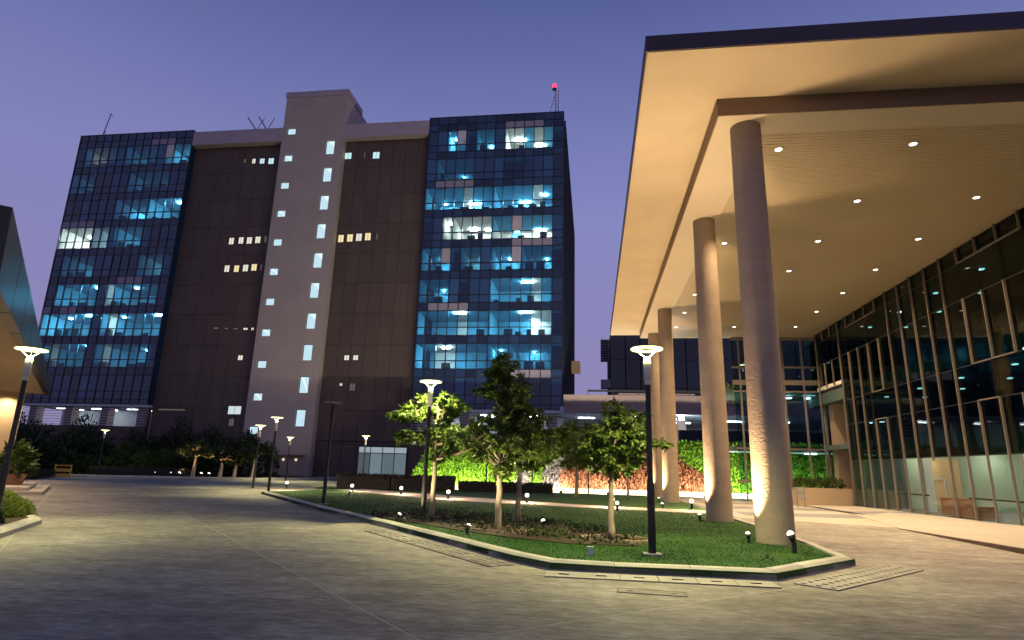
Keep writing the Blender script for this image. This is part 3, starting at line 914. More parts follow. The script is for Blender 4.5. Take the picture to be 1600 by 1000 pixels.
# roof masts
a_ = thing('roof_mast', 'thin forked antenna mast on the roof of the tower above the darker glass block', 'antenna', (-72.3, 72, 46.9))
MB().tube([(0.5, 0, 5.2), (0, 0, 2.4), (-0.6, 0, 0)], 0.07, 6).build('mast', m_steel, a_)
MB().tube([(0, 0, 2.4), (0.7, 0, 0)], 0.06, 6).build('brace', m_steel, a_)
MB().bar((0.2, 0, 5.2), (1.0, 0, 4.8), 0.07).build('antenna_head', m_steel, a_)
a_ = thing('roof_struts', 'crossed steel struts on the roof beside the stair core', 'antenna', (-47, 72, 46.9))
for i, (x0, x1) in enumerate(((-2.4, 0.0), (-0.7, 1.6))):
    MB().tube([(x0, 0, 3.3), (x1, 0, 0)], 0.09, 6).build('strut', m_steel, a_)
    MB().tube([(x1+0.2, 0, 3.0), (x0+1.0, 0, 0)], 0.05, 6).build('brace', m_steel, a_)
a_ = thing('aviation_light', 'red aviation warning light on a ladder mast at the roof corner', 'warning light', (-4.9, 72, 46.9))
MB().tube([(0.15, 0, 0), (0.15, 0, 4.9)], 0.05, 6).build('pole', m_steel, a_)
MB().tube([(0.55, 0, 0.8), (0.55, 0, 5.0)], 0.05, 6).build('pole', m_steel, a_)
for i in range(9):
    MB().bar((0.15, 0, 0.9+i*0.48), (0.55, 0, 0.9+i*0.48), 0.05).build('rung', m_steel, a_)
MB().tube([(0.1, 0, 4.2), (-1.0, 0, 0)], 0.04, 6).build('stay', m_steel, a_)
MB().lathe([(0.01, 5.0), (0.28, 5.05), (0.28, 5.3), (0.01, 5.35)], 12).build('lamp_base', m_dark, a_)
MB().lathe([(0.24, 5.36), (0.3, 5.6), (0.22, 5.9), (0.01, 6.0)], 12).build('red_lens', m_red, a_)
lamp('POINT', 'red_bulb', (0, -0.5, 5.8), a_, 60, (1, 0.1, 0.2), 0.2)

# ================================================================== ENTRANCE CANOPY
CN = thing('entrance_canopy', 'huge flat entrance canopy with warm lit soffit, dark fascia and slatted ceiling', 'canopy', (3, 14, 10.8))
def cb(name, mb, mats, kind=None, parent=CN):
    return mb.build(name, mats, parent, (-3, -14, -10.8) if parent is CN else (0, 0, 0), kind)
CX0, CX1, CY0, CY1 = 1.31, 30.0, 12.6, 43.5
IX0, IY0, IY1 = 3.36, 14.7, 42.2
ZO, ZI = 11.3, 10.8
mb = MB()
mb.box(CX0, CX0+0.16, CY0, CY1, ZO+0.02, 11.74); mb.box(CX0+0.16, CX1, CY0, CY0+0.16, ZO+0.02, 11.74); mb.box(CX0+0.16, CX1, CY1-0.16, CY1, ZO+0.02, 11.74)
cb('fascia', mb, m_fascia)
cb('roof_deck', MB().box(CX0+0.17, CX1, CY0+0.17, CY1-0.17, 11.5, 11.7), m_body)
mb = MB()
mb.box(CX0+0.03, CX1, CY0+0.03, IY0-0.03, ZO, 11.45); mb.box(CX0+0.03, IX0-0.03, IY0-0.03, IY1+0.03, ZO, 11.45); mb.box(CX0+0.03, CX1, IY1+0.03, CY1-0.03, ZO, 11.45)
cb('outer_soffit', mb, m_soffit)
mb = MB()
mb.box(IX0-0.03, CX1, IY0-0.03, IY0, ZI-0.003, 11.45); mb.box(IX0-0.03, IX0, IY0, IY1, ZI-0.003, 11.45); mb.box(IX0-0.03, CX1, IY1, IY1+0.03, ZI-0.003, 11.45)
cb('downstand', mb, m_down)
bw = 0.95
mb = MB()
mb.box(IX0, CX1, IY0, IY0+bw, ZI, ZI+0.15); mb.box(IX0, IX0+bw+0.35, IY0+bw, IY1-0.5, ZI, ZI+0.15); mb.box(IX0, CX1, IY1-0.5, IY1, ZI, ZI+0.15)
cb('soffit_border', mb, m_border)
cb('ceiling_backing', MB().box(IX0+bw+0.35, CX1, IY0+bw, IY1-0.5, ZI+0.12, ZI+0.2), m_slat)
mb = MB()
y = IY0+bw+0.02
while y < IY1-0.6:
    mb.box(IX0+bw+0.36, 14.72, y, y+0.138, ZI+0.02, ZI+0.1)
    y += 0.16
cb('ceiling_slats', mb, m_slat, 'stuff')

# columns
ordn = ['first', 'second', 'third', 'fourth', 'fifth', 'sixth', 'seventh']
colm = MB().lathe([(0.43, -0.05)]+[(0.43-0.0018*i, 0.2+i*0.5) for i in range(22)]+[(0.39, 10.8)], 56).mesh('round_column', m_column)
collabels = ['round rendered canopy column nearest the camera, rising from the lawn corner', 'round canopy column second from the lawn corner, at the end of the path', 'third round canopy column, standing before the russet planted bank', 'farthest round canopy column, half hidden behind the third one']
for i, y in enumerate((15.34, 21.7, 34.5, 40.9)):
    o = inst('round_column', colm, None, (4.17, y, 0.0))
    tag(o, collabels[i], 'column', 'row of canopy columns')

# downlights
dl = thing('downlight', 'x', 'downlight', (0, 0, 0))
MB().lathe([(0.095, 0.0), (0.115, -0.012), (0.145, -0.012), (0.145, 0.02), (0.095, 0.03)], 20).build('trim_ring', m_trim, dl)
MB().lathe([(0.0005, 0.03), (0.094, 0.03), (0.094, 0.0), (0.0005, -0.004)], 20).build('lens', m_downl, dl)
lamp('SPOT', 'downlight_lamp', (0, 0, -0.03), dl, 1500, (1.0, 0.70, 0.38), 0.1, (0, 0, -1), rad(125), 0.9)
first = True
rows = [(5.4, 'row nearest the columns'), (9.02, 'middle row'), (12.75, 'row nearest the glass facade')]
for x, rn in rows:
    for i in range(7):
        y = 16.6+i*3.73
        o = dl if first else copy_tree(dl)
        first = False
        o.location = (x, y, ZI+0.015)
        tag(o, 'canopy ceiling downlight, %s from the front in the %s' % (ordn[i], rn), 'downlight', 'downlights in the canopy ceiling')

# ================================================================== RIGHT GLASS BUILDING
FX = 14.7
GB = thing('glass_building', 'dark glass building with bronze fins and a lit lobby under the canopy', 'building', (FX, 27, 0))
def gb(name, mb, mats, parent=GB, kind=None):
    return mb.build(name, mats, parent, (-FX, -27, 0) if parent is GB else (0, 0, 0), kind)
FY = [21.45+1.24*k for k in range(-9, 17)]
RAILS = [0.1, 2.6, 4.63, 6.05, 8.68, 10.15, 10.8]
END = FY[13+9]       # recess edge
def seg(k):
    """fin pieces for fin number k: list of (z0, z1)"""
    if k in (0, 1, 2): return [(10.15, 10.8), (6.05, 8.68), (0.12, 4.63)] if k else [(10.15, 10.8), (6.05, 8.68), (0.12, 4.63)]
    if k == 3: return [(10.15, 10.8), (6.05, 8.68), (0.12, 4.63)]
    if k in (4, 5, 7, 8, 13): return [(0.12, 10.8)]
    if k == 6: return [(2.45, 10.8)]
    if k in (9, 10): return [(10.15, 10.8), (6.05, 8.68), (0.12, 4.63)]
    if k in (11, 12): return [(10.15, 10.8), (0.12, 8.68)]
    if k in (14, 15): return [(10.15, 10.8), (7.1, 8.68)]
    return [(0.12, 10.8)] if k % 3 else [(10.15, 10.8), (0.12, 8.68)]
for i, y in enumerate(FY):
    for z0, z1 in seg(i-9):
        gb('fin', MB().box(FX-0.10, FX-0.012, y-0.023, y+0.023, z0, z1), m_fin)
for z in RAILS[1:-1]:
    gb('transom_rail', MB().box(FX-0.01, FX+0.03, FY[0], END if z < 7 else FY[-1], z-0.02, z+0.02), m_mull)
for (ya, yb, z) in ((FY[9+9], FY[10+9], 6.05), (FY[9+9], FY[10+9], 4.63), (FY[2+9], FY[3+9], 4.63), (FY[2+9], FY[3+9], 6.05), (FY[1+9], FY[2+9], 6.05), (FY[9+9], FY[9+12], 10.15), (FY[9], FY[9+3], 10.15)):
    gb('fin_cross_bar', MB().box(FX-0.10, FX-0.012, ya+0.024, yb-0.024, z-0.02, z+0.02), m_fin)
panem = {}
for i in range(len(FY)-1):
    for j in range(len(RAILS)-1):
        if i >= 22 and j < 4:
            continue
        if j not in panem:
            panem[j] = MB().box(0, 0.02, 0.012, 1.24-0.012, RAILS[j]+0.022, RAILS[j+1]-0.022).mesh('glass_pane', m_gl3 if j == 0 else m_gl2)
        o = inst('glass_pane', panem[j], GB, (0.002, FY[i]-27, 0))
        o.rotation_euler = (0, rad(R.uniform(-.12, .12)), rad(R.uniform(-.25, .25)))
# interior
for z0, z1 in ((3.3, 3.6), (6.2, 6.9), (10.5, 10.85)):
    gb('floor_slab', MB().box(FX+0.1, 24, 8, 44, z0, z1), m_intd)
gb('spandrel_beam', MB().box(FX+0.1, FX+0.35, 8, 37.3, 2.62, 3.29), m_intd)
gb('lobby_floor', MB().box(FX+0.06, 24, 8, 37.3, 0.0, 0.1), m_grey)
gb('lobby_back_wall', MB().box(23.6, 23.8, 8, 36.5, 0.1, 3.29), m_lobby)
gb('upper_back_wall', MB().box(20.6, 20.8, 8, 44, 3.61, 6.19), m_intd)
gb('upper_back_wall', MB().box(20.6, 20.8, 8, 44, 6.91, 10.49), m_intd)
gb('upper_end_wall', MB().box(FX+0.2, 20.59, 38.2, 38.4, 3.61, 6.19), m_intd)
gb('upper_end_wall', MB().box(FX+0.2, 20.59, 43.2, 43.4, 7.31, 10.49), m_intd)
gb('body', MB().box(24, 30, 8, 44, 0.0, 11.2), m_body)
le = gb('lobby_end_wall', MB().box(16.95, 23.59, 36.5, 36.7, 0.1, 3.29), m_lobby)
gb('lobby_dark_screen', MB().box(FX+0.1, 16.94, 36.3, 36.5, 0.1, 3.29), m_intd)
op = gb('orange_wall_panel', MB().box(17.85, 19.6, 36.3, 36.49, 0.1, 2.75), m_orange)
for a in ((18.0, 18.07, 0.1, 1.75), (18.75, 18.82, 0.1, 1.75), (18.07, 18.75, 1.68, 1.75), (18.95, 19.0, 0.1, 1.6)):
    gb('door_trim', MB().box(a[0], a[1], 36.25, 36.298, a[2], a[3]), m_white, op)
for y0, y1 in ((27.9, 30.2),):
    so = gb('reception_sofa', MB().box(15.5, 16.3, y0+0.1, y1-0.1, 0.16, 0.45), m_sofa)
    gb('sofa_back', MB().box(15.35, 15.5, y0, y1, 0.16, 0.9), m_sofa, so)
    gb('sofa_arm', MB().box(15.5, 16.3, y0, y0+0.098, 0.16, 0.62), m_sofa, so)
    gb('sofa_arm', MB().box(15.5, 16.3, y1-0.098, y1, 0.16, 0.62), m_sofa, so)
for x, y in ((18.0, 27.2), (20.8, 33.0), (16.5, 33.6)):
    gb('lobby_column', MB().box(x, x+0.4, y, y+0.4, 0.1, 3.29), m_white)
for x, y in ((19.2, 29.5), (16.2, 24.2)):
    gb('dark_lobby_column', MB().box(x, x+0.7, y, y+0.7, 0.1, 3.29), m_intd)
for ya, yb in ((20, 27.3), (30.3, 33)):
    gb('handrail', MB().box(FX+0.25, FX+0.29, ya, yb, 0.93, 0.99), m_dark)
m_lpan = emit('lobby_panel', (1.0, 0.95, 0.78), 26.0)
for i in range(9):
    for x in (17.5, 21.0):
        y = 12+i*2.9
        gb('lobby_light', MB().box(x, x+0.6, y, y+0.6, 3.22, 3.27), m_lpan)
m_spw = emit('spot_white', (0.8, 0.95, 1.0), 5.0)
for i in range(7):
    for x in (16.5, 18.5):
        y = 15+i*3.6
        gb('ceiling_spot', MB().box(x, x+0.16, y, y+0.16, 6.14, 6.18), m_spw)
        gb('ceiling_spot', MB().box(x, x+0.16, y+1, y+1.16, 10.44, 10.48), m_spw)

# end wall with framed glazing, tan portal column
EW = gb('end_wall_glazing', MB().box(9.4, 16.9, 42.0, 42.1, 10.62, 10.79), m_fin)
for x, w in ((9.9, .1), (11.3, .1), (12.7, .1), (13.95, .1), (15.1, .14)):
    gb('frame_post', MB().box(x-w/2, x+w/2, 41.98, 42.12, 0, 10.62), m_fin, EW)
for z, h in ((8.73, .12), (7.7, .32), (7.1, .1), (3.35, .12), (1.25, .2)):
    gb('frame_rail', MB().box(9.4, 15.05, 41.96, 42.14, z-h/2, z+h/2), m_fin, EW)
xs = [9.4, 9.9, 11.3, 12.7, 13.95, 15.1, 16.9]
zs = [0, 1.25, 3.35, 7.1, 7.7, 8.73, 10.62]
for a, b in zip(xs, xs[1:]):
    for c, d in zip(zs, zs[1:]):
        gb('pane', MB().box(a+0.08, b-0.08, 42.04, 42.06, c+0.06, d-0.06), m_endgl, EW)
po = gb('entrance_portal', MB().box(15.3, 16.5, 41.2, 41.9, 0.1, 7.1), m_tanwall)
gb('portal_soffit', MB().box(FX+0.02, 24, END+0.05, 41.95, 7.1, 7.3), m_white, po)
gb('portal_side', MB().box(FX+0.05, 20, END-0.1, END-0.02, 0.1, 7.1), m_intd, po)
gb('portal_back', MB().box(18.2, 18.4, END, 41.9, 0.1, 7.1), m_deckw, po)
# things behind the end wall: lit rooms
for z in (3.5, 7.3):
    gb('back_room_slab', MB().box(9, 20, 42.3, 47.0, z-0.25, z), m_intd)
for x, z in ((12.9, 6.9), (14.5, 6.9), (14.2, 3.15)):
    gb('back_room_light', MB().box(x, x+0.7, 43.6, 43.9, z-0.04, z), m_deckfix)

# tan planter box with shrubs and a small sign stand
pb_ = thing('planter_box', 'long tan planter box below the end glazing', 'planter', (13.3, 38.6, 0))
MB().box(-1.5, 1.55, -0.3, -0.2, 0, 1.02).box(-1.5, 1.55, 0.9, 1.0, 0, 1.02).box(-1.5, -1.4, -0.2, 0.9, 0, 1.02).box(1.45, 1.55, -0.2, 0.9, 0, 1.02).build('box_walls', m_tanwall, pb_)
MB().box(-1.4, 1.45, -0.2, 0.9, 0.7, 0.92).build('soil', m_soil, pb_)
def shrub(name, label, loc, rx, rz, n, L, Wd, m, cat='shrub', group=None, up=0.5, stems=5):
    t = thing(name, label, cat, loc, 0, group)
    P = NP.normal(size=(n, 3)); P /= np.linalg.norm(P, axis=1, keepdims=True)
    P[:, 2] = np.abs(P[:, 2])*0.98
    lump = 1+0.22*np.sin(P[:, 0]*5+loc[0]*3)*np.cos(P[:, 1]*4+loc[1])
    rr = NP.uniform(0.45, 1.0, n)**0.5*lump
    B = P*rr[:, None]*np.array([rx, rx, rz])
    D = P*np.array([1, 1, 0.8])+NP.normal(0, 0.5, (n, 3)); D[:, 2] += up
    inst('foliage', leafmesh('foliage', B, D, L, Wd, m), t)
    mb = MB()
    for i in range(stems):
        a = R.uniform(0, 6.28); q = R.uniform(0.3, 0.7)
        mb.tube([(0.05*math.cos(a), 0.05*math.sin(a), -0.05), (q*rx*math.cos(a), q*rx*math.sin(a), rz*R.uniform(0.5, 0.85))], [0.03*max(rx, .6), 0.008], 5)
    mb.build('stems', m_bark, t)
    return t
for i, x in enumerate((12.3, 13.2, 14.1)):
    shrub('shrub', ['low green shrub at the column end of the tan planter box', 'low green shrub in the middle of the tan planter box', 'low green shrub at the facade end of the tan planter box'][i], (x, 38.95, 0.9), 0.5, 0.7, 500, 0.2, 0.06, m_leaf, group='shrubs in the tan planter box')
sg = thing('sign_stand', 'small pale notice stand beside the tan planter box', 'sign', (11.45, 36.6, 0), 0.1)
MB().box(-0.22, 0.22, -0.015, 0.015, 0.45, 1.05).build('panel', m_pale, sg)
for x in (-0.2, 0.2):
    MB().bar((x, 0, 0), (x, 0, 1.1), 0.035).build('leg', m_steel, sg)
    MB().box(x-0.03, x+0.03, -0.2, 0.2, 0, 0.03).build('foot', m_steel, sg)
for z in (0.4, 0.75):
    MB().box(-0.2, 0.2, -0.035, -0.018, z, z+0.03).build('rail', m_steel, sg)

# ================================================================== PODIUM, BANK, FAR BUILDING
PD = thing('podium', 'brown parapet podium over an open lit deck behind the planted bank', 'building', (8, 60, 0))
def pdb(name, mb, mats, parent=PD, kind=None):
    return mb.build(name, mats, parent, (-8, -60, 0) if parent is PD else (0, 0, 0), kind)
for i in range(7):
    x0 = -3.05+i*4.6
    pdb('parapet_panel', MB().box(x0+0.015, x0+4.585, 64, 64.3, 7.52, 9.45), m_pod)
pdb('roof_slab', MB().box(-3.4, 30, 64.3, 86, 7.6, 8.2), m_deckw)
pdb('deck_floor', MB().box(-16.5, 30, 54.6, 69.9, 3.6, 4.1), m_deckw)
pdb('deck_back_wall', MB().box(-3.3, 30, 84, 84.3, 3.6, 7.6), m_deckw)
for x in (1.2, 9.2, 17.0):
    pdb('deck_column', MB().box(x, x+0.85, 68, 69, 4.1, 7.6), m_pod)
pdb('deck_edge_wall', MB().box(8.6, 30, 63.2, 63.5, 4.1, 5.9), m_body)
for j in range(5):
    pdb('louvre_rail', MB().box(-3.0, 1.0, 66, 66.06, 5.6+0.36*j, 5.68+0.36*j), m_deckw)
for x, y, w in ((-1.6, 70, 1.8), (1.6, 72, 1.8), (4.5, 67.5, 1.6), (7.2, 70, 2.2), (9.4, 75, 2.2), (12.2, 70, 2.0), (15, 72, 2), (20, 72, 2)):
    pdb('deck_light', MB().box(x, x+w, y, y+0.3, 7.5, 7.58), m_deckfix)
fl = pdb('flood_light', MB().box(8.85, 9.35, 64.4, 64.5, 7.0, 7.4), emit('flood_white', (0.85, 1.0, 0.98), 40.0))
lamp('POINT', 'flood_bulb', (9.1-8, 65.2-60, 6.6), PD, 300, (0.85, 0.97, 1.0), 0.25)
ra = thing('roof_railing', 'black metal railing along the podium parapet', 'railing', (2.5, 64.15, 9.45))
MB().bar((-3.0, 0, 0.45), (28, 0, 0.45), 0.07, 0.2).build('top_rail', m_dark, ra)
for i in range(12):
    MB().box(-3.0+i*2.6, -2.94+i*2.6, -0.03, 0.03, 0, 0.35).build('post', m_dark, ra)
for i in range(5):
    MB().box(0.2+i*5, 3.0+i*5, 0.02, 0.06, 0.02, 0.22).build('infill_panel', m_pod, ra)

# bank with planting
bk = MB()
BY0, BY1, BZ0, BZ1 = 47.5, 54.5, 0.35, 4.25
bk.add([(-14.5, BY0, -0.05), (30, BY0, -0.05), (30, BY0, BZ0-0.05), (-14.5, BY0, BZ0-0.05), (-14.5, BY1, -0.05), (30, BY1, -0.05), (30, BY1, BZ1-0.05), (-14.5, BY1, BZ1-0.05)],
       [(0, 1, 2, 3), (3, 2, 6, 7), (0, 3, 7, 4), (1, 5, 6, 2), (4, 7, 6, 5)])
struct('planted_bank', bk, m_soil)
def bankpts(n):
    X = NP.uniform(-14.3, 24, n); t = NP.uniform(0, 1, n)
    return X, t
X, t = bankpts(52000)
wob = 0.35*np.sin(t*9+X*0.4)+NP.normal(0, 0.12, len(X))
Xw = X+wob
l1 = -6.6+2.4*t; l2 = -5.3+2.2*t; l3 = -4.4+2.4*t; l4 = -2.8+2.4*t; l5 = 9.4-3.2*t
isl = ((Xw > l1) & (Xw < l2)) | ((Xw > l3) & (Xw < l4))
isr = (Xw > l4) & (Xw < l5)
for nm, sel, m, lab in (('silver_planting', isl, m_silver, None), ('russet_planting', isr, m_redp, None), ('lime_planting', ~isl & ~isr, m_lime, None)):
    x_, t_ = X[sel], t[sel]
    B = np.c_[x_, BY0+(BY1-BY0)*t_, BZ0-0.03+(BZ1-BZ0)*t_]
    D = np.c_[NP.normal(0, 0.9, len(x_)), NP.normal(-0.7, 0.5, len(x_)), NP.normal(0.55, 0.5, len(x_))]
    o = inst(nm, leafmesh(nm, B, D, 0.34, 0.10, m, 0.12))
    o['kind'] = 'stuff'
bkb = struct('bank_kerb', MB().box(-14.5, 30, 47.0, 47.46, -0.05, 0.1), m_stone)
for i in range(22):
    MB().box(-14.4+i*2, -12.42+i*2, 46.96, 47.3, 0.1, 0.34).build('kerb_stone', m_stone, bkb)
for i in range(9):
    x = -12.5+i*3.4
    o = thing('bank_light', 'low floodlight at the foot of the planted bank, %s from the tower entrance end' % (['first', 'second', 'third', 'fourth', 'fifth', 'sixth', 'seventh', 'eighth', 'ninth'][i]), 'floodlight', (x, 45.6, 0), 0, 'floodlights at the foot of the planted bank')
    MB().box(-0.14, 0.14, -0.1, 0.06, 0.0, 0.22).build('housing', m_dark, o)
    MB().box(-0.12, 0.12, 0.06, 0.075, 0.05, 0.2).build('lens', m_uplens, o)
    a = bpy.data.lights.new('bank_lamp', 'AREA')
    a.shape = 'RECTANGLE'; a.size = 0.5; a.size_y = 0.1
    a.energy = 900; a.color = (1.0, 0.93, 0.68)
    ao = bpy.data.objects.new('bank_lamp', a); COL.objects.link(ao)
    ao.parent = o; ao.location = (0, 0.1, 0.42)
    ao.rotation_euler = Vector((0, 0.82, 0.57)).to_track_quat('-Z', 'Y').to_euler()

# far dark glass building over the podium
FG = thing('far_glass_building', 'dark glass block rising behind the podium and canopy columns', 'building', (16, 85, 0))
mb = MB().box(2.6-16, 34-16, 0.3, 20, 0, 21)
mb.build('body', m_body, FG)
pm = [MB().box(0.03, 1.97, 0, 0.25, 0.03, 3.97).mesh('glass_panel', mat('far_panel', c, 0.15, spec=0.6)) for c in ((0.008, 0.020, 0.016), (0.012, 0.030, 0.023), (0.010, 0.016, 0.016))]
for i in range(15):
    for j in range(5):
        inst('glass_panel', R.choice(pm), FG, (2.6-16+i*2.08, 0, 1+j*4.0))
sc = MB()
for j in range(9):
    sc.box(1.2-16, 2.55-16, -0.3, 1.2, 16.9+0.36*j, 17.0+0.36*j)
for x in (1.4, 2.3):
    sc.box(x-16, x-16+0.06, -0.2, -0.14, 16.9, 20.1)
sc.build('louvre_screen', m_steel, FG)
MB().box(1.2-16, 2.58-16, 0, 1.5, 13.0, 14.2).build('plant_box', m_steel, FG)
shrub('shrub', 'leafy shrub growing over the podium parapet behind the second column', (14.7, 65.0, 8.6), 1.6, 1.9, 700, 0.5, 0.2, m_leaf)

# ================================================================== LEFT BUILDING (rotated)
LB = thing('canopy_building', 'tan building under a thick dark grey canopy with glowing soffit beside the potted plant', 'building', (0, 0, 0))
v_ = -2.42
mb = MB()
u0, u1 = 19.6, 53.6
b = [(*un(u0, v_), 5.8), (*un(u1, v_), 5.8), (*un(u1, v_-0.3), 5.8), (*un(u0, v_-0.3), 5.8)]
tpt = [(*un(u0-0.6, v_), 7.75), (*un(u1-0.2, v_), 6.25), (*un(u1-0.2, v_-0.3), 6.25), (*un(u0-0.6, v_-0.3), 7.75)]
# outer face split in long metal panels
n_ = 9
for i in range(n_):
    t0, t1 = i/n_+0.0012, (i+1)/n_-0.0012
    L = lambda A, B, t: tuple(A[k]+(B[k]-A[k])*t for k in range(3))
    mb = MB().hexa([L(b[0], b[1], t0), L(b[0], b[1], t1), L(b[3], b[2], t1), L(b[3], b[2], t0)], [L(tpt[0], tpt[1], t0), L(tpt[0], tpt[1], t1), L(tpt[3], tpt[2], t1), L(tpt[3], tpt[2], t0)])
    mb.build('fascia_panel', m_metalf, LB)
mb = MB().hexa([(*un(u0, v_-0.32), 5.8), (*un(u0+0.2, v_-0.32), 5.8), (*un(u0+0.2, v_-8), 5.8), (*un(u0, v_-8), 5.8)],
               [(*un(u0-0.6, v_-0.32), 7.72), (*un(u0-0.4, v_-0.32), 7.72), (*un(u0-0.4, v_-8), 7.5), (*un(u0-0.6, v_-8), 7.5)])
mb.build('end_fascia', m_fascia, LB)
mb = MB().prism([un(u0+0.25, v_-0.32), un(u1, v_-0.32), un(u1-1.0, v_-8), un(u0+0.25, v_-8)], 5.82, 5.98)
mb.build('soffit', m_soffit2, LB)
mb = MB().prism([un(u0+0.02, v_-0.25), un(u1-0.3, v_-0.25), un(u1-2, v_-8), un(u0+0.02, v_-8)], 6.0, 6.2)
mb.build('roof', m_body, LB)
mb = MB().prism([un(30, v_-4.6), un(50.6, v_-4.6), un(50.2, v_-8), un(30, v_-8)], 0.3, 5.8)
mb.build('wall', m_tanwall, LB)
MB().prism([un(52.9, -3.75), un(53.3, -3.75), un(53.0, -9), un(52.6, -9)], 0.0, 5.81).build('end_wall', m_tanwall, LB)
for i in range(4):
    a_, b__ = 31+i*4.7, 34.6+i*4.7
    MB().prism([un(a_, v_-4.5), un(b__, v_-4.5), un(b__, v_-4.59), un(a_, v_-4.59)], 0.4, 4.2).build('dark_opening', m_body, LB)
mb = MB().prism([un(33.2, -1.05), un(41.2, -1.05), un(41.2, -7), un(33.2, -7)], -0.02, 0.15)
LB_st = mb.build('entrance_step', m_pale, LB)
MB().prism([un(33.7, -1.62), un(40.3, -1.62), un(40.3, -7), un(33.7, -7)], 0.15, 0.3).build('entrance_step', m_pale, LB)
k_ = 0
for u_, n__ in ((35.0, -3.15), (38.9, -3.12), (31.2, -3.2), (44.2, -3.4), (48.7, -4.5), (52.2, -4.57), (27.4, -3.2), (23.6, -3.2)):
    o = copy_tree(dl)
    p = un(u_, n__)
    o.location = (p[0], p[1], 5.835)
    tag(o, 'downlight in the grey canopy soffit, %s from its near end' % ['fourth', 'fifth', 'third', 'sixth', 'seventh', 'farthest', 'second', 'nearest'][k_], 'downlight', 'downlights in the grey canopy soffit')
    for ch in o.children:
        if ch.type == 'LIGHT':
            ch.data = ch.data.copy(); ch.data.energy = 1300; ch.data.color = (1.0, 0.72, 0.4)
    k_ += 1

# potted plant
px, py = un(37.1, -2.45)
pt_ = thing('flower_pot', 'square terracotta pot with a big leafed plant on the pale steps', 'potted plant', (px, py, 0.3), SL)
MB().hexa([(-.42, -.42, 0), (.42, -.42, 0), (.42, .42, 0), (-.42, .42, 0)], [(-.56, -.56, .5), (.56, -.56, .5), (.56, .56, .5), (-.56, .56, .5)]).build('pot', m_terra, pt_)
MB().box(-.5, .5, -.5, .5, .5, .53).build('soil', m_soil, pt_)
n_ = 260
P = NP.normal(size=(n_, 3)); P /= np.linalg.norm(P, axis=1, keepdims=True); P[:, 2] = np.abs(P[:, 2])
B = P*np.array([0.75, 0.75, 1.35])*NP.uniform(0.4, 1, n_)[:, None]**0.6 + np.array([0, 0, 0.5])
D = P*1.0+NP.normal(0, 0.45, (n_, 3)); D[:, 2] -= 0.1
inst('leaves', leafmesh('leaves', B, D, 0.42, 0.26, m_leaf, 0.1), pt_)
mb = MB()
for i in range(8):
    a = R.uniform(0, 6.28)
    mb.tube([(0.1*math.cos(a), 0.1*math.sin(a), 0.5), (0.5*math.cos(a), 0.5*math.sin(a), R.uniform(1.0, 1.6))], [0.025, 0.01], 5)
mb.build('stems', m_bark, pt_)

# clipped shrubs at the near bed
def ball(name, label, loc, r, m, n=6500):
    t = thing(name, label, 'shrub', loc, 0, 'clipped shrubs in the near bed')
    P = NP.normal(size=(n, 3)); P /= np.linalg.norm(P, axis=1, keepdims=True); P[:, 2] = np.abs(P[:, 2])
    B = P*r*NP.uniform(0.8, 1.0, n)[:, None]*np.array([1, 1, 0.8])*(1+0.1*np.sin(6*P[:, :1])*np.cos(5*P[:, 1:2]))
    inst('foliage', leafmesh('foliage', B, P+NP.normal(0, 0.6, (n, 3)), 0.07, 0.025, m), t)
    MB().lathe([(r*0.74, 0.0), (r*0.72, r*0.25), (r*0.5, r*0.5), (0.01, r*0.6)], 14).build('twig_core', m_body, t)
ball('clipped_shrub', 'rounded lime green clipped shrub behind the kerb corner', (-14.85, 14.0, 0.1), 0.75, m_leafy)
ball('clipped_shrub', 'darker rounded clipped shrub at the very edge of the near bed', (-13.6, 12.15, 0.1), 0.62, m_leafd)
ball('clipped_shrub', 'far lime green clipped shrub against the near bed lamp', (-16.2, 13.9, 0.1), 0.8, m_leafy)

# yellow barrier and low hedge beside it
ba = thing('road_barrier', 'yellow road barrier with two rails standing on the far kerb', 'barrier', (-43.6, 46.2, 0), 0.55)
for x in (-0.55, 0.55):
    MB().box(x-0.05, x+0.05, -0.05, 0.05, 0, 1.02).build('post', m_yellow, ba)
for z, h in ((0.02, 0.24), (0.42, 0.26), (0.88, 0.1)):
    MB().box(-0.5, 0.5, -0.03, 0.03, z, z+h).build('rail', m_yellow, ba)
def hedge(name, label, pts, w, h, n, m):
    t = thing(name, label, 'hedge', (pts[0][0], pts[0][1], 0.05))
    ox, oy = pts[0]
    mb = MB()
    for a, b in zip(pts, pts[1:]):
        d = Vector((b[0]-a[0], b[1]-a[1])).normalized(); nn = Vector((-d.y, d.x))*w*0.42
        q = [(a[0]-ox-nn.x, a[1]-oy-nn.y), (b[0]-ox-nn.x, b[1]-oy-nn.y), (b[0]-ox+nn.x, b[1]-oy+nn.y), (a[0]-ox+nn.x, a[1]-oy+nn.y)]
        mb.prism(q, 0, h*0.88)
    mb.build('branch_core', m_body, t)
    Ls = [math.dist(a, b) for a, b in zip(pts, pts[1:])]
    P = []
    for i in range(n):
        k = R.choices(range(len(Ls)), Ls)[0]
        a, b = pts[k], pts[k+1]
        s = R.random()
        d = Vector((b[0]-a[0], b[1]-a[1])).normalized(); nn = Vector((-d.y, d.x))
        if R.random() < 0.5:
            o, z = R.choice((-0.5, 0.5))*w*R.uniform(0.84, 1), R.uniform(0, h)
        else:
            o, z = R.uniform(-0.5, 0.5)*w, h*R.uniform(0.86, 1.04)
        P.append((a[0]+(b[0]-a[0])*s+nn.x*o-ox, a[1]+(b[1]-a[1])*s+nn.y*o-oy, z))
    P = np.array(P)
    inst('foliage', leafmesh('foliage', P, NP.normal(0, 1, (n, 3))+np.array([0, 0, .4]), 0.12, 0.05, m), t)
    return t
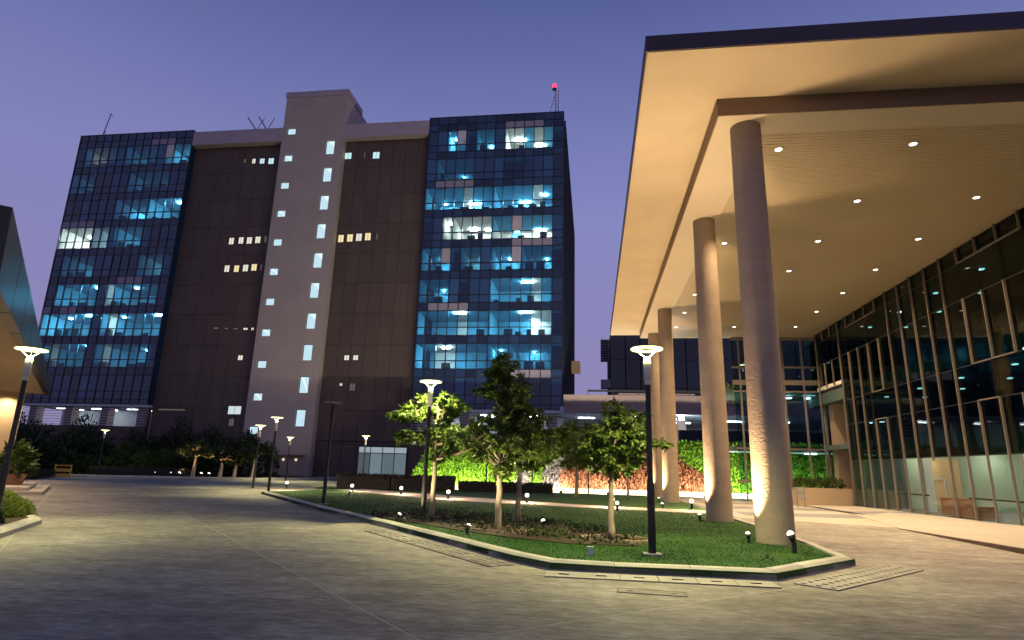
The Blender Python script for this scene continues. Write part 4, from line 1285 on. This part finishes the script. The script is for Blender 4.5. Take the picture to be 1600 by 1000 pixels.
hedge('hedge', 'long brown clipped hedge behind the path from the tower door to the stair trees', [(-16.6, 39.3), (-13.0, 39.2), (-9.0, 40.2)], 0.9, 0.95, 6500, m_hedge)
hedge('hedge', 'shorter stretch of brown clipped hedge in front of the lime part of the bank', [(-8.8, 40.3), (-2.7, 41.8)], 0.9, 0.66, 4500, m_hedge)
hedge('hedge', 'low dark green hedge between the terracotta pot and the yellow barrier', [(-40.0, 39.5), (-43.2, 44.5)], 1.0, 0.5, 1800, m_leafd)
hedge('hedge', 'low dark russet hedge along the far kerb beyond the yellow barrier', [(-43.0, 48.3), (-39.0, 50.8), (-36.5, 52.6)], 0.9, 0.8, 2600, m_hedge)

# ================================================================== LAMPS
def lamp_post(lit):
    t = thing('lamp_post', 'x', 'lamp post')
    MB().box(-0.17, 0.17, -0.17, 0.17, 0.0, 0.03).build('base_plate', m_kerb, t)
    MB().lathe([(0.075, 0.03), (0.075, 1.25), (0.055, 1.32), (0.05, 3.2)], 14).build('pole', m_pole, t)
    MB().lathe([(0.05, 3.2), (0.065, 3.21), (0.065, 3.28), (0.058, 3.29), (0.075, 3.30), (0.075, 3.68), (0.055, 3.76), (0.02, 3.76)], 14).build('collar', m_cream if lit else m_dark, t)  # pale on lit posts, dark on the unlit one: lamp light in the colour
    for k in range(3):
        a = 2*PI*k/3+0.4
        MB().bar((0.02*math.cos(a), 0.02*math.sin(a), 3.74), (0.22*math.cos(a), 0.22*math.sin(a), 3.905), 0.018, 0.014).build('spoke', m_cream if lit else m_dark, t)
    n = 28
    r0, r1, z0, z1 = 0.185, 0.315, 3.905, 3.94
    mb = MB().lathe([(r0, z0), (r1, z0+0.008), (r1+0.01, (z0+z1)/2), (r1, z1), (r0, z1), (r0, z0)], n)
    mb.build('ring_head', m_lamp if lit else m_lampoff, t)
    MB().lathe([(0.18, 3.943), (0.32, 3.943), (0.32, 3.955), (0.18, 3.955), (0.18, 3.943)], n).build('ring_cover', m_dark, t)
    if lit:
        lamp('SPOT', 'lamp_bulb', (0, 0, 3.95), t, 2150, (1.0, 0.90, 0.40), 0.10, (0, 0, -1), rad(151), 0.95)
    return t
LP = lamp_post(True)
spots = [((1.1, 12.26), 0.115, 'ring lamp post on the near lawn in front of the canopy columns', 1.0),
         ((-4.72, 17.2), 0.115, 'ring lamp post close to the bright young tree on the lawn edge', 1.0),
         ((-17.25, 31.55), 0.1, 'ring lamp post at the pointed tip of the lawn', 0.9),
         ((-21.3, 37.0), 0.0, 'ring lamp post on the road beyond the lawn tip', 0.6),
         ((-27.6, 53.3), 0.0, 'short looking ring lamp post right in front of the stair core door', 1.01),
         ((-18.3, 47.9), 0.0, 'ring lamp post behind the brown hedge beside the glazed entrance', 0.9),
         ((-43.0, 49.2), 0.1, 'ring lamp post among the dark shrubs', 0.16),
         ((-13.05, 12.3), 0.1, 'ring lamp post in the near bed against the grey canopy', 0.9),
         ((16.0, 66.4), 9.2, 'ring lamp post on the podium roof behind the nearest column', 0.5)]
for i, ((x, y), z, lab, k) in enumerate(spots):
    o = LP if i == 0 else copy_tree(LP)
    o.location = (x, y, z)
    o.rotation_euler = (0, 0, R.uniform(0, 2))
    tag(o, lab, 'lamp post', 'ring lamp posts')
    for ch in o.children:
        if ch.type == 'LIGHT' and k != 1.0:
            ch.data = ch.data.copy(); ch.data.energy *= k
LPD = lamp_post(False)
LPD.location = (-10.33, 23.14, 0.1)
tag(LPD, 'unlit black ring lamp post on the lawn in front of the brown tower wall', 'lamp post', 'ring lamp posts')

# bollards along the path
bo = thing('bollard_light', 'x', 'bollard light')
MB().lathe([(0.055, 0), (0.055, 0.24), (0.09, 0.25), (0.09, 0.27)], 12).build('post', m_dark, bo)
MB().lathe([(0.07, 0.27), (0.09, 0.33), (0.08, 0.40), (0.01, 0.43)], 12).build('globe', m_uplens, bo)
lamp('POINT', 'bollard_bulb', (0, 0, 0.62), bo, 190, (1.0, 0.70, 0.42), 0.06)
bl = [((-18.5, 35.9), 'globe light by the path end nearest the tower door'), ((-13.65, 34.2), 'globe light on the far edge of the path left of the paired spot lights'),
      ((-10.36, 33.0), 'globe light in front of the brown hedge below the glazed entrance'), ((-7.0, 29.9), 'globe light on the path just past the bright lamp post tree'),
      ((-3.03, 28.9), 'globe light on the path behind the two thin tree trunks'), ((0.84, 27.6), 'globe light on the path beside the dark bushy tree trunk'), ((4.3, 28.4), 'globe light between the second and third columns')]
for i, ((x, y), lab) in enumerate(bl):
    o = bo if i == 0 else copy_tree(bo)
    o.location = (x, y, 0.11)
    tag(o, lab, 'bollard light', 'globe lights along the path')

# spot lights on stakes and uplights
def up(label, loc, aim, power, color=(1.0, 0.70, 0.38), angle=70, group='ground spot lights', h=0.16, s=0.65, cat='uplight', lens=True):
    t = thing('ground_uplight', label, cat, loc, 0, group)
    MB().box(-0.05*s, 0.05*s, -0.05*s, 0.05*s, 0, h*0.6).build('stake', m_dark, t)
    d = Vector(aim).normalized()
    p0 = Vector((0, 0, h*0.62)); p1 = p0 + d*0.16*s
    MB().tube([p0, p1], [0.06*s, 0.085*s], 12).build('housing', m_dark, t)
    MB().tube([p1+d*0.002, p1+d*0.03*s, p1+d*0.06*s, p1+d*0.075*s], [0.08*s, 0.072*s, 0.045*s, 0.01*s], 12).build('lens', m_uplens, t)
    lamp('SPOT', 'spot_lamp', p1+d*(0.075*s+0.03), t, power, color, 0.06, d, rad(angle), 1.0)
    return t
W1 = (1.0, 0.66, 0.34)
up('boxy uplight just in front of the nearest column', (4.02, 13.55, 0.11), (-0.30, -0.02, 1), 1500, W1, 60, h=0.36, s=0.9)
up('low uplight hugging the lawn side of the nearest column', (3.52, 15.14, 0.11), (-0.07, 0.0, 1), 3900, (1.0, 0.67, 0.37), 84, s=0.65)
up('uplight on the lawn side of the second column', (3.5, 21.5, 0.11), (-0.07, 0.0, 1), 3900, (1.0, 0.67, 0.37), 84, s=0.65)
up('uplight on the lawn halfway between the second and third columns', (3.0, 28.0, 0.11), (-0.08, 0.02, 1), 2300, W1, 70, s=0.7)
up('uplight on a stake in front of the third column', (3.5, 34.3, 0.11), (-0.07, 0.0, 1), 3900, (1.0, 0.67, 0.37), 84, s=0.65)
up('uplight on a stake in front of the farthest column', (3.5, 40.7, 0.11), (-0.07, 0.0, 1), 3900, (1.0, 0.67, 0.37), 84, s=0.65)
up('small uplight left of the lamp post tree', (-5.3, 16.7, 0.13), (0.4, 0.5, 1), 520, (1.0, 0.80, 0.45), 95)
up('small uplight on the turf in front of the tall tree', (-2.85, 14.25, 0.13), (0.22, 0.55, 1), 620, (1.0, 0.80, 0.45), 95)
up('small uplight in the soil bed right of the two tree trunks', (-1.25, 16.4, 0.13), (-0.35, 0.0, 1), 620, (1.0, 0.80, 0.45), 95)
up('white topped spot light on the path left of the dark lamp post', (-14.5, 32.3, 0.11), (0.4, 0.6, 1), 60, W1, 80, s=0.8)
up('white topped spot light on the path right of the dark lamp post', (-12.05, 29.9, 0.11), (0.4, 0.6, 1), 60, W1, 80, s=0.8)
up('spot light on a post at the near path edge by the bushy tree', (0.95, 25.2, 0.11), (-0.05, -0.95, 0.5), 500, (1.0, 0.80, 0.45), 60, h=0.4, s=0.9)
for i, (x, y) in enumerate(((-38.7, 50.6), (-37.7, 51.3), (-36.9, 51.4), (-35.4, 52.3), (-34.9, 52.7))):
    up('small orange uplight at the far kerb below the frangipani trees, %s from the yellow barrier' % ordn[i], (x, y, 0.16), (0.15, 0.45, 1), 420, (1.0, 0.58, 0.26), 100, group='uplights below the frangipani trees', s=1.5)
# little black three-legged sprinkler on the turf
spk = thing('sprinkler', 'small black tripod sprinkler on the turf near the boxy uplight', 'sprinkler', (3.1, 12.0, 0.115))
spk.scale = (0.65, 0.65, 0.65)
for k in range(3):
    a = 2*PI*k/3+0.5
    MB().bar((0, 0, 0.12), (0.2*math.cos(a), 0.2*math.sin(a), 0.0), 0.02).build('leg', m_dark, spk)
MB().lathe([(0.03, 0.09), (0.035, 0.2), (0.005, 0.21)], 10).build('head', m_dark, spk)
jb = thing('junction_box', 'small white junction box on the turf near the front kerb', 'junction box', (-0.05, 11.85, 0.115))
MB().box(-0.05, 0.05, -0.04, 0.04, 0.0, 0.13).build('box', m_white, jb)
MB().box(-0.06, 0.06, -0.05, 0.05, 0.13, 0.145).build('lid', m_kerb, jb)

# ================================================================== TREES
def tree(name, label, base, trunk, r0, lobes, nleaf, L, Wd, m, seed, group=None, whorl=6, bark=m_bark, droop=0.25, cat='tree'):
    """trunk: points relative to base; lobes: (cx, cy, cz, rx, ry, rz, weight) relative to base"""
    rr = random.Random(seed)
    t = thing(name, label, cat, base, 0, group)
    mb = MB()
    n = len(trunk)
    fine, rad_ = [], []
    for i in range(n-1):
        a, b = Vector(trunk[i]), Vector(trunk[i+1])
        for k in range(4):
            s = (i+k/4)/(n-1)
            fine.append(a.lerp(b, k/4)+Vector((rr.uniform(-.012, .012), rr.uniform(-.012, .012), 0)))
            rad_.append(r0*(1-0.6*s)*(1.25 if s < 0.02 else 1))
    fine.append(Vector(trunk[-1])); rad_.append(r0*0.4)
    mb.tube(fine, rad_, 10)
    P, D = [], []
    tw = sum(l[6] for l in lobes)
    for l in lobes:
        c = Vector(l[:3])
        # limb from the trunk into the lobe
        st = min(fine[len(fine)//3:], key=lambda q: (q-(c-Vector((0, 0, l[5]*1.1)))).length)
        mid = st.lerp(c, 0.5)+Vector((0, 0, -0.05))
        mb.tube([st, mid, c], [r0*0.42, r0*0.3, r0*0.18], 7)
        nt = max(6, int(2.2*nleaf*l[6]/tw/(whorl*4)))
        for k in range(nt):
            while True:
                q = Vector((rr.uniform(-1, 1), rr.uniform(-1, 1), rr.uniform(-1, 1)))
                if 0.25 < q.length < 1:
                    break
            if rr.random() < 0.6:
                q *= rr.uniform(0.85, 1.12)/q.length
            e = c+Vector((q.x*l[3], q.y*l[4], q.z*l[5]))
            s0 = st.lerp(c, rr.uniform(0.35, 1.0))
            bend = s0.lerp(e, 0.55)+Vector((0, 0, rr.uniform(-.05, .12)))
            mb.tube([s0, bend, e], [r0*0.12, r0*0.08, r0*0.03], 4, cap=False)
            for w in range(4):
                f = 0.55+0.15*w
                p = bend.lerp(e, (f-0.5)/0.5) if f > 0.5 else s0.lerp(bend, f*2)
                ax = (e-bend).normalized()
                for z in range(whorl):
                    v = Vector((rr.gauss(0, 1), rr.gauss(0, 1), rr.gauss(0, 0.6)))
                    v = (v.normalized()+ax*0.7+Vector((0, 0, -droop))).normalized()
                    P.append(tuple(p+Vector((rr.uniform(-.03, .03), rr.uniform(-.03, .03), rr.uniform(-.03, .03))))); D.append(tuple(v))
    mb.build('trunk', bark, t)
    inst('crown', leafmesh('crown', np.array(P), np.array(D), L, Wd, m, 0.2), t)
    return t
G1 = 'young trees on the lawn'
tree('young_tree', 'young tree with bright lime leaves around the lamp post', (-4.62, 17.75, 0.12), [(0, 0, 0), (0.02, 0, 1.0), (0.0, 0, 1.9), (0.05, 0, 2.8)], 0.085,
     [(-0.85, 0.0, 3.05, .7, .6, .28, 1.1), (-0.05, 0.1, 3.25, .75, .6, .45, 1.2), (0.5, 0.0, 3.3, .5, .5, .3, .5), (0.1, 0, 2.45, .75, .7, .35, 1.2), (0.95, -0.2, 2.45, .75, .6, .32, 1.2), (-0.7, 0.0, 2.35, .6, .5, .22, .6), (0.25, 0, 1.95, .4, .4, .3, .4), (1.5, -.4, 2.2, .5, .5, .35, .6)], 1900, 0.20, 0.085, m_leafl, 3, G1)
tree('young_tree', 'tallest young tree with a spire of dark leaves above the soil bed', (-2.35, 15.5, 0.12), [(0, 0, 0), (0.02, 0, 0.9), (0.0, 0, 1.5), (0.08, 0, 2.3), (0.05, 0, 3.6)], 0.085,
     [(0.05, 0, 4.0, .42, .4, .45, .7), (-0.15, 0, 3.55, .5, .45, .45, .9), (0.45, 0, 3.4, .5, .5, .5, .9), (0.1, 0, 2.9, .62, .55, .42, 1.1), (0.75, 0.1, 2.75, .5, .5, .35, .7), (-0.45, 0, 2.3, .7, .6, .4, 1.2), (0.35, 0, 2.2, .75, .65, .42, 1.4), (0.95, .2, 2.15, .5, .5, .38, .8), (0.0, 0, 1.75, .6, .5, .35, .8), (-.05, 0, 1.45, .3, .3, .22, .3)], 2700, 0.19, 0.085, m_leafm, 5, G1)
tree('young_tree', 'young tree with two forked stems behind the tallest one', (-2.08, 17.55, 0.12), [(0, 0, 0), (0.0, 0, 1.2), (0.06, 0, 1.6), (0.35, 0, 2.2)], 0.085,
     [(0.35, 0, 2.2, .65, .6, .4, 1.2), (0.9, 0.1, 2.35, .65, .6, .4, 1.1), (0.3, 0.1, 1.75, .55, .5, .25, .6), (1.3, 0.2, 2.3, .4, .5, .3, .6), (-.4, .2, 1.9, .5, .5, .3, .6)], 1200, 0.20, 0.085, m_leafm, 8, G1)
tree('young_tree', 'farther young tree on the strip of lawn before the russet bank', (-0.95, 36.9, 0.1), [(0, 0, 0), (0.02, 0, 1.2), (0, 0, 2.0), (0.1, 0, 3.2)], 0.13,
     [(-0.9, 0, 2.9, 1.1, .9, .8, 1), (0.8, 0, 2.7, .9, .9, .7, 1), (0.0, 0, 3.7, 1.2, 1.0, .8, 1.2), (0.0, 0, 2.1, .9, .8, .5, .9), (1.0, 0, 3.6, .8, .8, .6, .7)], 1900, 0.3, 0.12, m_leafm, 9, G1)
tree('young_tree', 'bushy young tree with a pale trunk beside the near lamp post', (0.42, 14.6, 0.12), [(0, 0, 0), (-0.01, 0, 0.8), (0.02, 0, 1.4), (0.1, 0, 2.1), (0.2, 0, 3.0)], 0.082,
     [(0.1, 0, 1.75, .6, .5, .35, 1.1), (0.05, 0, 2.2, .8, .6, .3, 1.2), (0.35, 0, 2.6, .6, .5, .35, 1.0), (-0.35, 0, 2.05, .55, .5, .3, .8), (0.6, 0, 2.25, .5, .4, .25, .6), (1.1, 0, 2.12, .35, .2, .1, .22), (0.15, 0, 2.95, .35, .3, .18, .3)], 1800, 0.18, 0.08, m_leafm, 12, G1)
tree('young_tree', 'slender sapling with an orange lit stem behind the near lamp post', (2.0, 36.5, 0.1), [(0, 0, 0), (0.02, 0, 1.2), (0, 0, 2.6)], 0.08,
     [(0.0, 0, 2.9, .9, .8, .7, 1), (-0.3, 0, 2.2, .7, .7, .4, .7)], 600, 0.28, 0.11, m_leafd, 14, G1)
# frangipani trees by the far kerb
fl_ = ['frangipani with an orange lit trunk nearest the yellow barrier', 'frangipani standing third from the lamp posts by the far kerb', 'frangipani with a thin trunk next to the darkest shrub', 'frangipani at the end of the far kerb nearest the stair core']
for i, (x, y, h) in enumerate(((-36.1, 52.3, 3.3), (-34.0, 53.2, 2.9), (-33.3, 54.3, 2.6), (-32.0, 55.2, 3.4))):
    tree('frangipani_tree', fl_[i], (x, y, 0.12), [(0, 0, 0), (0.05, 0, 0.9), (0.1, 0, h*0.55)], 0.2,
         [(-0.9, 0, h*0.72, .9, .8, .35, 1), (0.9, 0, h*0.74, .9, .8, .35, 1), (0.0, 0, h*0.88, 1.0, .9, .35, 1), (0.2, -.6, h*.62, .6, .6, .3, .5)], 750, 0.34, 0.11, m_leafd if i % 2 else m_leaf, 30+i, 'frangipani trees by the far kerb', bark=m_tanwall)
# dark shrubs in the far bed
sh = [(-60, 57, 3.4, 5.6, 'huge dark bush beside the end of the grey canopy'), (-55, 60, 3.2, 5.2, 'tall dark bush under the tower undercroft lights'), (-50.5, 55, 2.8, 3.6, 'dark bush behind the yellow barrier'),
      (-48.5, 61, 3.0, 4.0, 'dark bush directly behind the lamp among the shrubs'), (-44.6, 54.5, 2.4, 2.7, 'mid green bush lit by the lamp among the shrubs'), (-45.5, 63, 3.2, 5.2, 'feathery dark bush against the brown wall'),
      (-41.2, 54.2, 2.2, 2.3, 'low green bush beside the lit mid green bush'), (-40.5, 61, 3.0, 4.6, 'dark bush behind the frangipani trees'), (-36.5, 62, 2.6, 4.4, 'dark bush closest to the stair core'), (-38.5, 55.6, 1.8, 2.2, 'low dark bush behind the orange uplights'), (-54, 50, 2.6, 3.0, 'dark bush beyond the terracotta pot'), (-66, 60, 3.6, 6.0, 'dark bush half hidden by the grey canopy edge'), (-47.5, 51.4, 1.8, 1.7, 'low bush beside the yellow barrier')]
for i, (x, y, r, h, lab) in enumerate(sh):
    shrub('dark_bush', lab, (x, y, 0.1), r, h, 2600 if r > 2.5 else 1700, 0.5, 0.16, m_leaf if i in (4, 6) else m_leafd, cat='bush', group='bushes in the far bed', stems=9)

# thin stakes and edging stones
for i, (x, y, lab) in enumerate(((-7.4, 43.0, 'thin dark post in front of the lime planting'), (-4.3, 44.2, 'thin dark post where lime meets silver planting'), (-0.3, 42.5, 'thin dark post before the russet planting'))):
    s_ = thing('slim_post', lab, 'post', (x, y, 0), 0, 'thin posts before the bank')
    MB().lathe([(0.045, 0), (0.045, 1.9), (0.005, 1.92)], 8).build('post', m_dark, s_)
    MB().box(-0.09, 0.09, -0.09, 0.09, 0, 0.03).build('foot_plate', m_dark, s_)
def edging(label, c, r, n):
    t = thing('stone_edging', label, 'edging', (c[0], c[1], 0.12))
    for i in range(n):
        a = 2*PI*i/n+R.uniform(-.1, .1)
        q = Vector((r*math.cos(a), r*0.8*math.sin(a), 0.0)); d = Vector((-math.sin(a), math.cos(a)*0.8, 0)).normalized()*R.uniform(0.14, 0.22)
        MB().bar(q-d+Vector((0, 0, .03)), q+d+Vector((0, 0, R.uniform(.02, .05))), 0.08, 0.07).build('stone', m_stone, t)
edging('ring of tan stones round the lime tree trunk', (-4.6, 17.5), 0.75, 12)
edging('ring of tan stones round the bushy tree trunk', (0.5, 14.4), 0.75, 12)
edging('ring of tan stones round the tallest tree trunk', (-2.3, 15.6), 0.8, 12)
